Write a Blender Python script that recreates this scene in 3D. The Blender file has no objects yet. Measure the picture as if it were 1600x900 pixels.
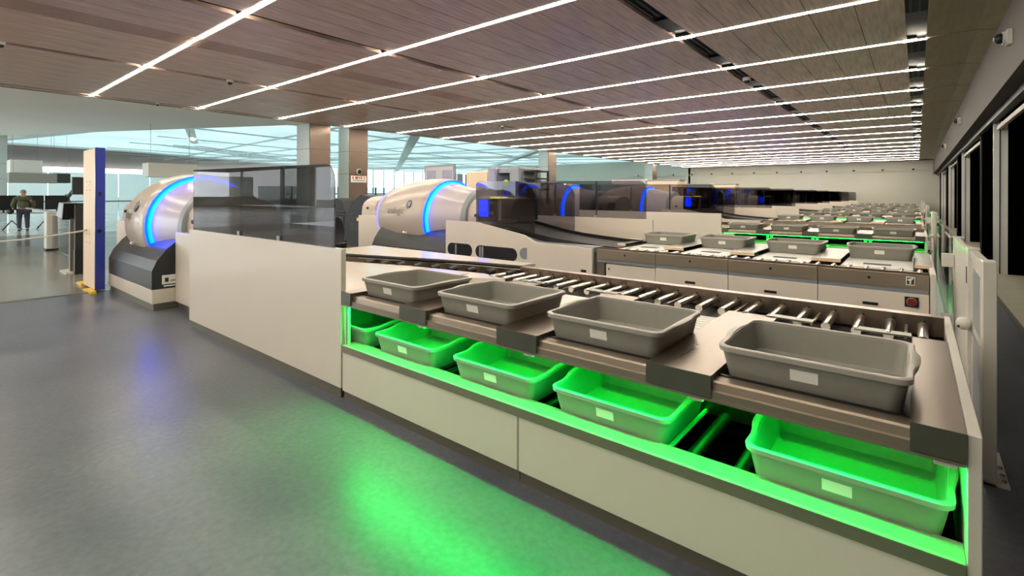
import bpy, bmesh, math, random
from mathutils import Vector, Matrix
random.seed(7)
SC = bpy.context.scene
COL = SC.collection
PI = math.pi

# ------------------------------------------------------------------ camera
HC = 1.65
YAW = math.atan2(1432 - 800, 771)
ROLL = 4 / 1572
s_, c_ = math.sin(YAW), math.cos(YAW)
cam_d = bpy.data.cameras.new('camera')
cam = bpy.data.objects.new('camera', cam_d)
COL.objects.link(cam)
cam_d.sensor_width = 36
cam_d.lens = 771 / 1600 * 36
cam_d.shift_y = -(450 - 303.5) / 1600
cam_d.clip_start = 0.05
cam_d.clip_end = 400
rt, up, bk = Vector((c_, s_, 0)), Vector((0, 0, 1)), Vector((s_, -c_, 0))
rt2 = rt * math.cos(ROLL) + up * math.sin(ROLL)
up2 = up * math.cos(ROLL) - rt * math.sin(ROLL)
cam.matrix_world = Matrix(((rt2.x, up2.x, bk.x, 0), (rt2.y, up2.y, bk.y, 0), (rt2.z, up2.z, bk.z, HC), (0, 0, 0, 1)))
SC.camera = cam

# ------------------------------------------------------------------ world, exposure
w = bpy.data.worlds.new('world')
SC.world = w
w.use_nodes = True
bg = w.node_tree.nodes['Background']
bg.inputs[0].default_value = (0.90, 0.97, 1.0, 1)
bg.inputs[1].default_value = 3.2
SC.view_settings.view_transform = 'Standard'
SC.view_settings.look = 'None'
SC.view_settings.exposure = 0.75
SC.view_settings.gamma = 1.0
SC.view_settings.use_curve_mapping = False

STRIP = 46.0       # ceiling strip lights
GREEN = 30.0
GREEN_BAR_W = 36.0 # watts of the green bar aimed out and down       # green lamps under the bin rail
BLUE = 9.0         # blue scanner rings

# ------------------------------------------------------------------ materials
MATS = {}
def lin(v):
    v = v / 255
    return v / 12.92 if v <= 0.04045 else ((v + 0.055) / 1.055) ** 2.4
def rgb(r, g, b):
    return (lin(r), lin(g), lin(b), 1)

def mat(name, col, rough=0.5, metal=0.0, noise=0.0, scale=8.0, stretch=(1, 1, 1), bump=0.0, emit=None, estr=0.0, spec=0.5, rn=0.0, coat=0.0):
    m = bpy.data.materials.new(name)
    m.use_nodes = True
    nt = m.node_tree
    b = nt.nodes['Principled BSDF']
    b.inputs['Base Color'].default_value = col
    b.inputs['Roughness'].default_value = rough
    b.inputs['Metallic'].default_value = metal
    b.inputs['Specular IOR Level'].default_value = spec
    if coat:
        b.inputs['Coat Weight'].default_value = coat
        b.inputs['Coat Roughness'].default_value = 0.08
    if emit:
        b.inputs['Emission Color'].default_value = emit
        b.inputs['Emission Strength'].default_value = estr
    tc = nt.nodes.new('ShaderNodeTexCoord')
    mp = nt.nodes.new('ShaderNodeMapping')
    mp.inputs['Scale'].default_value = stretch
    nt.links.new(tc.outputs['Object'], mp.inputs['Vector'])
    nz = nt.nodes.new('ShaderNodeTexNoise')
    nz.inputs['Scale'].default_value = scale
    nz.inputs['Detail'].default_value = 4
    nt.links.new(mp.outputs['Vector'], nz.inputs['Vector'])
    rmp = nt.nodes.new('ShaderNodeMapRange')
    rmp.inputs['From Min'].default_value = 0.3
    rmp.inputs['From Max'].default_value = 0.7
    rmp.inputs['To Min'].default_value = 1 - noise
    rmp.inputs['To Max'].default_value = 1 + noise
    nt.links.new(nz.outputs['Fac'], rmp.inputs['Value'])
    if not emit:
        mul = nt.nodes.new('ShaderNodeVectorMath')
        mul.operation = 'SCALE'
        mul.inputs[0].default_value = col[:3]
        nt.links.new(rmp.outputs['Result'], mul.inputs['Scale'])
        nt.links.new(mul.outputs['Vector'], b.inputs['Base Color'])
        if rn:
            r2 = nt.nodes.new('ShaderNodeMapRange')
            r2.inputs['To Min'].default_value = rough - rn
            r2.inputs['To Max'].default_value = rough + rn
            nt.links.new(nz.outputs['Fac'], r2.inputs['Value'])
            nt.links.new(r2.outputs['Result'], b.inputs['Roughness'])
        if bump:
            bp = nt.nodes.new('ShaderNodeBump')
            bp.inputs['Strength'].default_value = bump
            bp.inputs['Distance'].default_value = 0.004
            nt.links.new(nz.outputs['Fac'], bp.inputs['Height'])
            nt.links.new(bp.outputs['Normal'], b.inputs['Normal'])
    MATS[name] = m
    return m

def glass_mat(name, tint, refl=1.0, rough=0.0):
    m = bpy.data.materials.new(name)
    m.use_nodes = True
    nt = m.node_tree
    nt.nodes.clear()
    out = nt.nodes.new('ShaderNodeOutputMaterial')
    tr = nt.nodes.new('ShaderNodeBsdfTransparent')
    tr.inputs[0].default_value = tint
    gl = nt.nodes.new('ShaderNodeBsdfGlossy')
    gl.inputs['Roughness'].default_value = rough
    lw = nt.nodes.new('ShaderNodeFresnel')
    lw.inputs['IOR'].default_value = 1.5
    ml = nt.nodes.new('ShaderNodeMath')
    ml.operation = 'MULTIPLY'
    ml.inputs[1].default_value = refl
    nt.links.new(lw.outputs[0], ml.inputs[0])
    mx = nt.nodes.new('ShaderNodeMixShader')
    nt.links.new(ml.outputs[0], mx.inputs[0])
    nt.links.new(tr.outputs[0], mx.inputs[1])
    nt.links.new(gl.outputs[0], mx.inputs[2])
    nt.links.new(mx.outputs[0], out.inputs[0])
    MATS[name] = m
    return m

def floor_mat(name, c1, c2, rough, rn, scale=0.6):
    m = mat(name, c1, rough)
    nt = m.node_tree
    b = nt.nodes['Principled BSDF']
    for n in list(nt.nodes):
        if n.type not in ('BSDF_PRINCIPLED', 'OUTPUT_MATERIAL'):
            nt.nodes.remove(n)
    tc = nt.nodes.new('ShaderNodeTexCoord')
    n1 = nt.nodes.new('ShaderNodeTexNoise')
    n1.inputs['Scale'].default_value = scale
    n1.inputs['Detail'].default_value = 3
    n1.inputs['Roughness'].default_value = 0.5
    n2 = nt.nodes.new('ShaderNodeTexNoise')
    n2.inputs['Scale'].default_value = 26
    n2.inputs['Detail'].default_value = 5
    nt.links.new(tc.outputs['Object'], n1.inputs['Vector'])
    nt.links.new(tc.outputs['Object'], n2.inputs['Vector'])
    ramp = nt.nodes.new('ShaderNodeMapRange')
    ramp.inputs['From Min'].default_value = 0.35
    ramp.inputs['From Max'].default_value = 0.65
    nt.links.new(n1.outputs['Fac'], ramp.inputs['Value'])
    mx = nt.nodes.new('ShaderNodeMix')
    mx.data_type = 'RGBA'
    mx.inputs[6].default_value = c1
    mx.inputs[7].default_value = c2
    nt.links.new(ramp.outputs['Result'], mx.inputs[0])
    # pale scuffs that stay where they are
    n3 = nt.nodes.new('ShaderNodeTexNoise')
    n3.inputs['Scale'].default_value = 16
    n3.inputs['Detail'].default_value = 9
    n3.inputs['Roughness'].default_value = 0.75
    mp3 = nt.nodes.new('ShaderNodeMapping')
    mp3.inputs['Scale'].default_value = (1, 2.0, 1)
    nt.links.new(tc.outputs['Object'], mp3.inputs[0])
    nt.links.new(mp3.outputs[0], n3.inputs['Vector'])
    sc = nt.nodes.new('ShaderNodeMapRange')
    sc.inputs['From Min'].default_value = 0.63
    sc.inputs['From Max'].default_value = 0.78
    nt.links.new(n3.outputs['Fac'], sc.inputs['Value'])
    mx2 = nt.nodes.new('ShaderNodeMix')
    mx2.data_type = 'RGBA'
    mx2.inputs[7].default_value = tuple(min(1, v * 1.9) for v in c2[:3]) + (1,)
    nt.links.new(sc.outputs['Result'], mx2.inputs[0])
    g = nt.nodes.new('ShaderNodeMapRange')
    g.inputs['From Min'].default_value = 0.3
    g.inputs['From Max'].default_value = 0.7
    g.inputs['To Min'].default_value = 0.84
    g.inputs['To Max'].default_value = 1.16
    nt.links.new(n2.outputs['Fac'], g.inputs['Value'])
    gm = nt.nodes.new('ShaderNodeVectorMath')
    gm.operation = 'SCALE'
    nt.links.new(mx.outputs[2], gm.inputs[0])
    nt.links.new(g.outputs['Result'], gm.inputs['Scale'])
    nt.links.new(gm.outputs['Vector'], mx2.inputs[6])
    nt.links.new(mx2.outputs[2], b.inputs['Base Color'])
    r2 = nt.nodes.new('ShaderNodeMapRange')
    r2.inputs['From Min'].default_value = 0.3
    r2.inputs['From Max'].default_value = 0.7
    r2.inputs['To Min'].default_value = rough - rn
    r2.inputs['To Max'].default_value = rough + rn
    nt.links.new(n1.outputs['Fac'], r2.inputs['Value'])
    nt.links.new(r2.outputs['Result'], b.inputs['Roughness'])
    bp = nt.nodes.new('ShaderNodeBump')
    bp.inputs['Strength'].default_value = 0.12
    bp.inputs['Distance'].default_value = 0.004
    nt.links.new(n2.outputs['Fac'], bp.inputs['Height'])
    nt.links.new(bp.outputs['Normal'], b.inputs['Normal'])
    return m

floor_mat('floor', rgb(76, 82, 94), rgb(100, 103, 112), 0.315, 0.025, 0.9)
floor_mat('floor_mat', rgb(112, 108, 102), rgb(132, 126, 118), 0.2, 0.03)
floor_mat('floor_pale', rgb(190, 190, 186), rgb(205, 204, 200), 0.15, 0.04)
floor_mat('floor_tile', rgb(200, 193, 174), rgb(214, 208, 190), 0.35, 0.05, 2.0)
mat('wood', rgb(196, 170, 154), 0.45, noise=0.24, scale=3.2, stretch=(7, 0.5, 1), spec=0.5)
mat('wood_side', rgb(150, 132, 104), 0.45, noise=0.12, scale=3.0, stretch=(5, 0.6, 1))
mat('slot', rgb(12, 11, 12), 0.7)
mat('slot_bar', rgb(58, 56, 54), 0.6, metal=0.1)
mat('lamp', (1, 0.9, 0.72, 1), emit=(1, 0.91, 0.76, 1), estr=STRIP)
mat('white_panel', rgb(222, 213, 199), 0.16, noise=0.01, scale=2)
mat('white_metal', rgb(206, 202, 192), 0.35, noise=0.015, scale=4)
mat('cabinet', rgb(220, 210, 196), 0.32, noise=0.015, scale=3)
mat('plinth', rgb(118, 112, 98), 0.4, metal=0.5)
mat('steel', rgb(132, 118, 106), 0.30, metal=0.92, noise=0.10, scale=2.2, stretch=(14, 1, 1), rn=0.06)
mat('steel_brushed', rgb(160, 148, 132), 0.42, metal=0.8, noise=0.03, scale=30, stretch=(0.3, 1, 14))
mat('steel_tab', rgb(112, 112, 100), 0.33, metal=0.7, noise=0.05)
mat('roller_steel', rgb(205, 200, 190), 0.22, metal=0.95)
mat('roller_white', rgb(232, 230, 222), 0.3)
mat('roller_black', rgb(18, 18, 20), 0.35)
mat('bin', rgb(140, 139, 130), 0.46, noise=0.03, scale=20)
mat('bin_rim', rgb(168, 163, 154), 0.42, noise=0.02, scale=20)
mat('label', rgb(238, 238, 230), 0.5)
mat('black', rgb(10, 10, 11), 0.45)
mat('dark', rgb(26, 26, 28), 0.5)
mat('belt', rgb(20, 18, 18), 0.5, noise=0.2, scale=9)
mat('cradle', rgb(40, 42, 45), 0.34, noise=0.05, scale=40)
mat('scanner_white', rgb(186, 173, 160), 0.30, coat=0.2, noise=0.01)
mat('scanner_cone', rgb(180, 172, 172), 0.32, coat=0.2)
mat('collar', rgb(136, 142, 146), 0.35)
mat('blue_core', (0, 0.3, 1, 1), emit=(0.0, 0.006, 1.0, 1), estr=BLUE)
mat('cyan_core', (0, 0.5, 1, 1), emit=(0.0, 0.16, 1.0, 1), estr=BLUE * 0.25)
mat('violet', (0.2, 0.2, 1, 1), emit=(0.22, 0.18, 1.0, 1), estr=0.9)
mat('green_lamp', (0, 1, 0.3, 1), emit=(0.0, 1.0, 0.03, 1), estr=GREEN)
mat('emblem', rgb(88, 88, 104), 0.25, metal=0.5)
mat('lilac', rgb(150, 150, 175), 0.4)
mat('print_grey', rgb(122, 108, 98), 0.5)
mat('cream', rgb(232, 206, 172), 0.45, noise=0.02)
mat('blue_face', rgb(58, 70, 160), 0.22)
mat('ledge', rgb(160, 152, 140), 0.45, metal=0.25)
mat('yellow', rgb(226, 190, 50), 0.5)
mat('col_dark', rgb(120, 104, 92), 0.28, metal=0.55, noise=0.05, scale=2)
mat('col_light', rgb(186, 196, 192), 0.4, noise=0.02)
mat('backwall', rgb(196, 196, 182), 0.6, noise=0.02, scale=1)
mat('wall_brown', rgb(70, 62, 54), 0.75, noise=0.12, scale=60)
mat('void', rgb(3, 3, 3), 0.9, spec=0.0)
mat('silver', rgb(232, 232, 228), 0.4, metal=0.3)
mat('outer_white', rgb(236, 234, 224), 0.6, noise=0.02, scale=0.4)
mat('outer_grey', rgb(150, 146, 136), 0.6, noise=0.05, scale=0.3)
mat('beam', rgb(206, 214, 210), 0.5)
mat('beam_grey', rgb(200, 212, 212), 0.5)
mat('bulk', rgb(150, 148, 138), 0.6)
mat('bulk_dark', rgb(60, 58, 50), 0.7)
mat('frosted', rgb(238, 248, 246), 0.3, noise=0.02)
mat('red_fabric', rgb(140, 24, 52), 0.85, noise=0.1, scale=40)
mat('jacket', rgb(84, 90, 60), 0.9, noise=0.1, scale=12)
mat('trousers', rgb(62, 62, 70), 0.9, noise=0.1)
mat('skin', rgb(190, 140, 112), 0.6)
mat('hair', rgb(150, 140, 130), 0.8)
mat('screen_glow', (0.3, 0.5, 1, 1), emit=(0.5, 0.65, 1.0, 1), estr=1.2)
mat('scan_cyan', (0.3, 0.5, 1, 1), emit=(0.45, 0.75, 0.8, 1), estr=0.7)
mat('blue_screen', (0, 0, 1, 1), emit=(0.0, 0.02, 1.0, 1), estr=5.0)
mat('green_screen', (0, 1, 0.5, 1), emit=(0.1, 1.0, 0.4, 1), estr=2.0)
mat('red_sign', rgb(190, 60, 56), 0.5)
mat('estop', rgb(120, 26, 12), 0.4)
mat('hivis', rgb(190, 220, 40), 0.6)
mat('tape', rgb(186, 178, 160), 0.7)
mat('sticker_y', rgb(214, 200, 90), 0.5)
glass_mat('tinted', (0.30, 0.29, 0.29, 1), 0.5)
glass_mat('tinted_light', (0.58, 0.57, 0.58, 1), 0.5)
glass_mat('clear', (0.88, 0.92, 0.91, 1), 1.0)
glass_mat('grey_glass', (0.55, 0.6, 0.6, 1), 0.9)

def translucent(name, col):
    m = bpy.data.materials.new(name)
    m.use_nodes = True
    nt = m.node_tree
    nt.nodes.clear()
    out = nt.nodes.new('ShaderNodeOutputMaterial')
    a = nt.nodes.new('ShaderNodeBsdfTranslucent')
    d = nt.nodes.new('ShaderNodeBsdfDiffuse')
    nz = nt.nodes.new('ShaderNodeTexNoise')
    nz.inputs['Scale'].default_value = 0.3
    tc = nt.nodes.new('ShaderNodeTexCoord')
    nt.links.new(tc.outputs['Object'], nz.inputs['Vector'])
    r = nt.nodes.new('ShaderNodeMapRange')
    r.inputs['To Min'].default_value = 0.75
    r.inputs['To Max'].default_value = 1.1
    nt.links.new(nz.outputs['Fac'], r.inputs['Value'])
    vm = nt.nodes.new('ShaderNodeVectorMath')
    vm.operation = 'SCALE'
    vm.inputs[0].default_value = col[:3]
    nt.links.new(r.outputs['Result'], vm.inputs['Scale'])
    nt.links.new(vm.outputs['Vector'], a.inputs[0])
    d.inputs[0].default_value = col
    mx = nt.nodes.new('ShaderNodeMixShader')
    mx.inputs[0].default_value = 0.75
    nt.links.new(d.outputs[0], mx.inputs[1])
    nt.links.new(a.outputs[0], mx.inputs[2])
    nt.links.new(mx.outputs[0], out.inputs[0])
    MATS[name] = m
translucent('skylight', (0.52, 0.60, 0.60, 1))

# ------------------------------------------------------------------ mesh helpers
class MB:
    def __init__(self):
        self.v, self.f = [], []
    def add(self, vs, fs):
        o = len(self.v)
        self.v += [tuple(p) for p in vs]
        self.f += [tuple(i + o for i in f) for f in fs]
        return self
    def box(self, x0, x1, y0, y1, z0, z1):
        return self.add([(x0, y0, z0), (x1, y0, z0), (x1, y1, z0), (x0, y1, z0), (x0, y0, z1), (x1, y0, z1), (x1, y1, z1), (x0, y1, z1)],
                        [(0, 3, 2, 1), (4, 5, 6, 7), (0, 1, 5, 4), (1, 2, 6, 5), (2, 3, 7, 6), (3, 0, 4, 7)])
    def bbox(self, x0, x1, y0, y1, z0, z1, b=0.006):
        # box with chamfered vertical edges and top
        def ring(i, z):
            return [(x0 + b, y0 + i, z), (x1 - b, y0 + i, z), (x1 - i, y0 + b, z), (x1 - i, y1 - b, z),
                    (x1 - b, y1 - i, z), (x0 + b, y1 - i, z), (x0 + i, y1 - b, z), (x0 + i, y0 + b, z)]
        return self.loft([ring(0, z0), ring(0, z1 - b), ring(b * .9, z1)], caps=True)
    def prism(self, pts, axis, a, b):
        # pts: list of 2-D points in the plane normal to axis
        n = len(pts)
        def P(p, t):
            if axis == 'x': return (t, p[0], p[1])
            if axis == 'y': return (p[0], t, p[1])
            return (p[0], p[1], t)
        vs = [P(p, a) for p in pts] + [P(p, b) for p in pts]
        fs = [tuple(range(n - 1, -1, -1)), tuple(range(n, 2 * n))]
        fs += [(i, (i + 1) % n, n + (i + 1) % n, n + i) for i in range(n)]
        return self.add(vs, fs)
    def loft(self, rings, caps=True, closed=True):
        n = len(rings[0])
        vs = [p for r in rings for p in r]
        fs = []
        for k in range(len(rings) - 1):
            for i in range(n if closed else n - 1):
                j = (i + 1) % n
                fs.append((k * n + i, k * n + j, (k + 1) * n + j, (k + 1) * n + i))
        if caps:
            fs.append(tuple(range(n - 1, -1, -1)))
            o = (len(rings) - 1) * n
            fs.append(tuple(o + i for i in range(n)))
        return self.add(vs, fs)
    def tube(self, p0, p1, r, n=10, r1=None):
        p0, p1 = Vector(p0), Vector(p1)
        d = (p1 - p0).normalized()
        a = d.orthogonal().normalized()
        b = d.cross(a)
        r1 = r if r1 is None else r1
        rg = []
        for p, q in ((p0, r), (p1, r1)):
            rg.append([p + (a * math.cos(2 * PI * i / n) + b * math.sin(2 * PI * i / n)) * q for i in range(n)])
        return self.loft(rg)
    def path(self, pts, r, n=8):
        rg = []
        for k, p in enumerate(pts):
            p = Vector(p)
            d = (Vector(pts[min(k + 1, len(pts) - 1)]) - Vector(pts[max(k - 1, 0)])).normalized()
            a = d.cross(Vector((0, 0, 1)))
            if a.length < 0.01: a = d.cross(Vector((0, 1, 0)))
            a.normalize()
            b = d.cross(a)
            rg.append([p + (a * math.cos(2 * PI * i / n) + b * math.sin(2 * PI * i / n)) * r for i in range(n)])
        return self.loft(rg)
    def lathe_x(self, prof, y, z, n=48, caps=True, a0=0, a1=2 * PI):
        # prof: (x, r)
        full = abs(a1 - a0 - 2 * PI) < 1e-6
        m = n if full else n + 1
        rg = [[(x, y + r * math.cos(a0 + (a1 - a0) * i / n), z + r * math.sin(a0 + (a1 - a0) * i / n)) for i in range(m)] for x, r in prof]
        return self.loft(rg, caps=caps, closed=full)
    def ball(self, c, rx, ry=None, rz=None, n=12, m=8):
        ry = rx if ry is None else ry
        rz = rx if rz is None else rz
        rg = []
        for k in range(m + 1):
            t = -PI / 2 + PI * k / m
            q = max(math.cos(t), 0.02)
            rg.append([(c[0] + rx * q * math.cos(2 * PI * i / n), c[1] + ry * q * math.sin(2 * PI * i / n), c[2] + rz * math.sin(t)) for i in range(n)])
        return self.loft(rg)
    def mesh(self, name, m, smooth=False, recalc=True):
        me = bpy.data.meshes.new(name)
        me.from_pydata(self.v, [], self.f)
        me.materials.append(MATS[m])
        bm = bmesh.new()
        bm.from_mesh(me)
        if recalc:
            bmesh.ops.recalc_face_normals(bm, faces=bm.faces)
        bm.to_mesh(me)
        bm.free()
        me.update()
        if smooth:
            me.shade_smooth()
            me.set_sharp_from_angle(angle=math.radians(35))
        return me
    def build(self, name, m, parent=None, smooth=False, loc=None):
        return put(name, self.mesh(name, m, smooth), parent, loc)

def put(name, me, parent=None, loc=None):
    o = bpy.data.objects.new(name, me)
    COL.objects.link(o)
    if parent: o.parent = parent
    if loc: o.location = loc
    return o

def empty(name, loc=(0, 0, 0)):
    o = bpy.data.objects.new(name, None)
    COL.objects.link(o)
    o.location = loc
    o.empty_display_size = 0.1
    return o

def tag(o, label, cat, group=None, kind=None):
    if label: o['label'] = label
    if cat: o['category'] = cat
    if group: o['group'] = group
    if kind: o['kind'] = kind
    return o

def structure(o):
    o['kind'] = 'structure'
    return o

def copy_tree(o, parent=None):
    c = o.copy()
    COL.objects.link(c)
    c.parent = parent
    for ch in list(o.children):
        copy_tree(ch, c)
    return c

def box(name, m, parent, *b):
    return MB().box(*b).build(name, m, parent)

FONT = None
def text_mesh(txt, size, depth=0.001):
    cu = bpy.data.curves.new('t', 'FONT')
    cu.body = txt
    cu.size = size
    cu.align_x = 'CENTER'
    cu.align_y = 'CENTER'
    cu.extrude = depth
    cu.resolution_u = 2
    o = bpy.data.objects.new('t', cu)
    COL.objects.link(o)
    dg = bpy.context.evaluated_depsgraph_get()
    me = bpy.data.meshes.new_from_object(o.evaluated_get(dg))
    bpy.data.objects.remove(o)
    return me

ORD = ['nearest', 'second nearest', 'third nearest', 'fourth nearest', 'fifth nearest', 'sixth nearest', 'seventh nearest',
       'eighth nearest', 'ninth nearest', 'tenth nearest', 'eleventh nearest', 'twelfth nearest', 'thirteenth nearest',
       'fourteenth nearest', 'fifteenth nearest', 'sixteenth nearest', 'seventeenth nearest', 'eighteenth nearest', 'farthest']
CZ = 4.3
STRIPS = [3.12 + 2.58 * k for k in range(-4, 18)]
BACK = 49.5
NEARW = -9.0

# ------------------------------------------------------------------ floor
structure(MB().add([(-10.62, NEARW, 0), (1.02, NEARW, 0), (1.02, BACK, 0), (-10.62, BACK, 0)], [(0, 1, 2, 3)]).build('floor', 'floor'))
structure(MB().add([(-27, NEARW, 0), (-10.62, NEARW, 0), (-10.62, BACK, 0), (-27, BACK, 0)], [(0, 1, 2, 3)]).build('floor', 'floor_mat'))
structure(MB().add([(-85, -25, 0), (-27, -25, 0), (-27, 90, 0), (-85, 90, 0)], [(0, 1, 2, 3)]).build('floor', 'floor_pale'))
structure(MB().add([(1.02, NEARW, 0.002), (6, NEARW, 0.002), (6, BACK, 0.002), (1.02, BACK, 0.002)], [(0, 1, 2, 3)]).build('floor', 'floor_tile'))
structure(MB().box(-10.68, -10.58, NEARW, 2.1, 0.0, 0.006).build('trim_1', 'plinth'))
structure(MB().box(0.985, 1.035, NEARW, BACK, 0.0, 0.008).build('trim_2', 'plinth'))

# ------------------------------------------------------------------ ceiling with wood panels, slots and grille
ceil = structure(MB().box(-17.5, 0.13, NEARW, BACK, CZ + 0.07, CZ + 0.2).build('ceiling', 'slot'))
cols = [(-17.5, -17.28), (-17.14, -12.56), (-12.36, -10.08), (-9.5, -7.81), (-7.60, -3.16), (-2.89, -0.13)]
panels = []
for a, b in cols:
    n = max(1, round((b - a) / 0.57))
    for i in range(n):
        panels.append((a + (b - a) * i / n, a + (b - a) * (i + 1) / n))
count = 0
rest = MB()
mesh_cache = {}
rows = list(zip(STRIPS[:-1], STRIPS[1:]))
order = sorted([(abs(y0 - 4) + abs(a + 6) * 0.35 + (25 if y0 < -1 else 0), a, b, y0, y1) for y0, y1 in rows for a, b in panels])
for _, a, b, y0, y1 in order:
    if count < 298:
        key = round(b - a, 3)
        if key not in mesh_cache:
            mesh_cache[key] = MB().box(0.005, b - a - 0.005, 0.055, 2.58 - 0.055, 0, 0.06).mesh('ceiling_panel', 'wood')
        put('ceiling_panel', mesh_cache[key], ceil, (a, y0, CZ))
        count += 1
    else:
        rest.box(a + 0.005, b - 0.005, y0 + 0.055, y1 - 0.055, CZ, CZ + 0.06)
o = rest.build('ceiling_panel', 'wood', ceil)
o['kind'] = 'stuff'
structure(MB().box(-17.55, 0.0, STRIPS[-1] + .06, BACK, CZ, CZ + 0.06).build('ceiling', 'wood'))
# long grille: slats running with the room
me = MB().box(-0.018, 0.018, NEARW, STRIPS[-1], 0, 0.05).mesh('grille_slat', 'wood')
for k in range(9):
    put('grille_slat', me, ceil, (-10.05 + 0.0625 * (k + 0.1), 0, CZ + 0.002))
# blanking plates in the two wide slots
me = MB().box(-0.12, 0.12, -0.3, 0.3, 0, 0.02).mesh('slot_plate', 'slot_bar')
rail_me = MB().box(-0.012, 0.012, -0.6, 0.6, 0, 0.03).mesh('slot_rail', 'slot_bar')
for y0, y1 in rows[3:]:
    for xc in (-3.025, -0.01):
        put('slot_plate', me, ceil, (xc, y0 + (1.9 if xc < -1 else 1.3), CZ + 0.015))
        for dx in (-0.06, 0.04):
            put('slot_rail', rail_me, ceil, (xc + dx, y0 + 0.8, CZ + 0.02))
# perimeter edge of the wood ceiling
structure(MB().box(-17.58, -17.5, NEARW, BACK, CZ - 0.02, CZ + 0.35).build('trim_3', 'outer_grey'))

# linear lamps
lamp0 = None
for k, y in enumerate(STRIPS):
    if lamp0 is None:
        lamp0 = empty('linear_ceiling_lamp')
        MB().box(-17.45, 0.0, -0.045, 0.045, 0.012, 0.06).build('housing', 'slot_bar', lamp0)
        MB().box(-17.42, 0.0, -0.020, 0.020, -0.004, 0.012).build('diffuser', 'lamp', lamp0)
        for j, xs in enumerate((-17.1, -12.45, -7.7, -3.02, -0.02)):
            MB().box(xs - 0.17, xs + 0.15, -0.032, 0.032, -0.012, -0.003).build('connector_lamp', 'lamp', lamp0)
        L = lamp0
    else:
        L = copy_tree(lamp0)
    L.location = (0, y, CZ)
    vis = k - 4 if k > 3 else -1
    if vis < 0:  # rows that light the hall from behind the camera
        lb = 'linear ceiling lamp overhead or behind the camera, %s row beyond the picture' % ['fourth', 'third', 'second', 'first'][k]
    else:
        lb = '%s warm white linear lamp crossing the wood ceiling' % ORD[vis]
    tag(L, lb, 'ceiling lamp', 'linear lamps across the wood ceiling')

# small ceiling cameras and sensors
def dome(x, y, label, r=0.075):
    t = empty('dome_camera', (x, y, CZ))
    MB().tube((0, 0, -0.05), (0, 0, 0.03), r, 18).build('housing', 'white_metal', t, True)
    MB().ball((0, 0, -0.06), r * 0.75, r * 0.75, r * 0.6).build('lens', 'black', t, True)
    tag(t, label, 'camera', 'small cameras under the wood ceiling')
dome(-12.45, 4.75, 'white dome camera in dark ceiling slot between the first two lamps at left')
dome(-17.22, 4.6, 'small dark dome camera at the left edge of the wood ceiling', 0.05)
dome(-3.0, 12.1, 'white dome camera in wide ceiling slot above the second conveyor', 0.09)
dome(-12.45, 14.6, 'tiny dome camera in the far left ceiling slot', 0.07)
dome(-12.45, 1.0, 'dome camera at the top left edge of the picture', 0.07)
for i, (x, y) in enumerate([(-7.9, 4.55), (-7.9, 7.2)]):
    t = tag(MB().tube((0, 0, -0.02), (0, 0, 0.01), 0.05, 16).build('smoke_detector', 'white_metal', None, True, (x, y, CZ)),
            'small round white detector in thin ceiling slot, %s one' % ('nearer' if i == 0 else 'farther'), 'detector', 'round detectors in the middle ceiling slot')

# sloping brown ceiling strip and right wall with deep openings
side = structure(MB().add([(0.12, NEARW, CZ + .09), (1.6, NEARW, CZ + .09), (1.6, BACK, CZ + .09), (0.12, BACK, CZ + .09)], [(3, 2, 1, 0)]).build('ceiling', 'slot'))
pm = MB()
prof = [(0.125, CZ), (0.45, CZ + 0.02), (0.75, CZ + 0.015), (0.995, CZ - 0.03)]
pp = prof + [(x, z + 0.04) for x, z in reversed(prof)]
me = MB().prism(pp, 'y', 0.02, 2.56).mesh('ceiling_panel', 'wood_side')
for y0 in STRIPS[:-1]:
    put('ceiling_panel', me, side, (0, y0, 0))
wr = structure(MB().box(0.985, 1.26, NEARW, BACK, 3.27, CZ + 0.2).build('wall_right', 'wall_brown'))
structure(MB().box(1.18, 1.3, NEARW, BACK, 3.16, 3.27).build('trim_4', 'black'))
structure(MB().box(1.26, 5.0, NEARW, BACK, 3.4, 3.5).build('ceiling', 'void'))
structure(MB().box(4.6, 4.8, NEARW, BACK, 0, 3.5).build('wall_right', 'void'))
for k in range(-1, 5):
    y = 14.5 + 9.4 * k
    if y > BACK: break
    y1 = min(y + 2.7, BACK)
    structure(MB().box(1.28, 4.6, y, y1, 0, 3.4).build('wall_right', 'void'))
    fr = structure(MB().box(1.25, 1.34, y - 0.06, y, 0, 3.2).box(1.36, 1.47, y - 0.03, y, 0, 3.2).build('trim_5', 'silver'))
    MB().box(1.25, 1.30, y1, min(y1 + 0.05, BACK), 0, 3.27).build('corner_strip', 'slot_bar', fr)
    if y1 < BACK:
        MB().box(1.3, 1.36, y1 + 0.05, min(y1 + 6.64, BACK), 3.02, 3.10).build('head_strip', 'plinth', fr)
for i, (y, z) in enumerate([(9.4, 3.78), (19.0, 3.78), (28, 3.75)]):
    t = empty('dome_camera', (0.985, y, z))
    MB().box(-0.05, 0.0, -0.1, 0.1, -0.1, 0.1).build('mount', 'white_metal', t)
    MB().tube((-0.09, 0, 0), (-0.05, 0, 0), 0.09, 18).build('housing', 'white_metal', t, True)
    MB().ball((-0.11, 0, 0), 0.07).build('lens', 'black', t, True)
    tag(t, '%s white dome camera on the brown right wall above the openings' % ORD[i], 'camera', 'dome cameras on the right wall')

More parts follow.
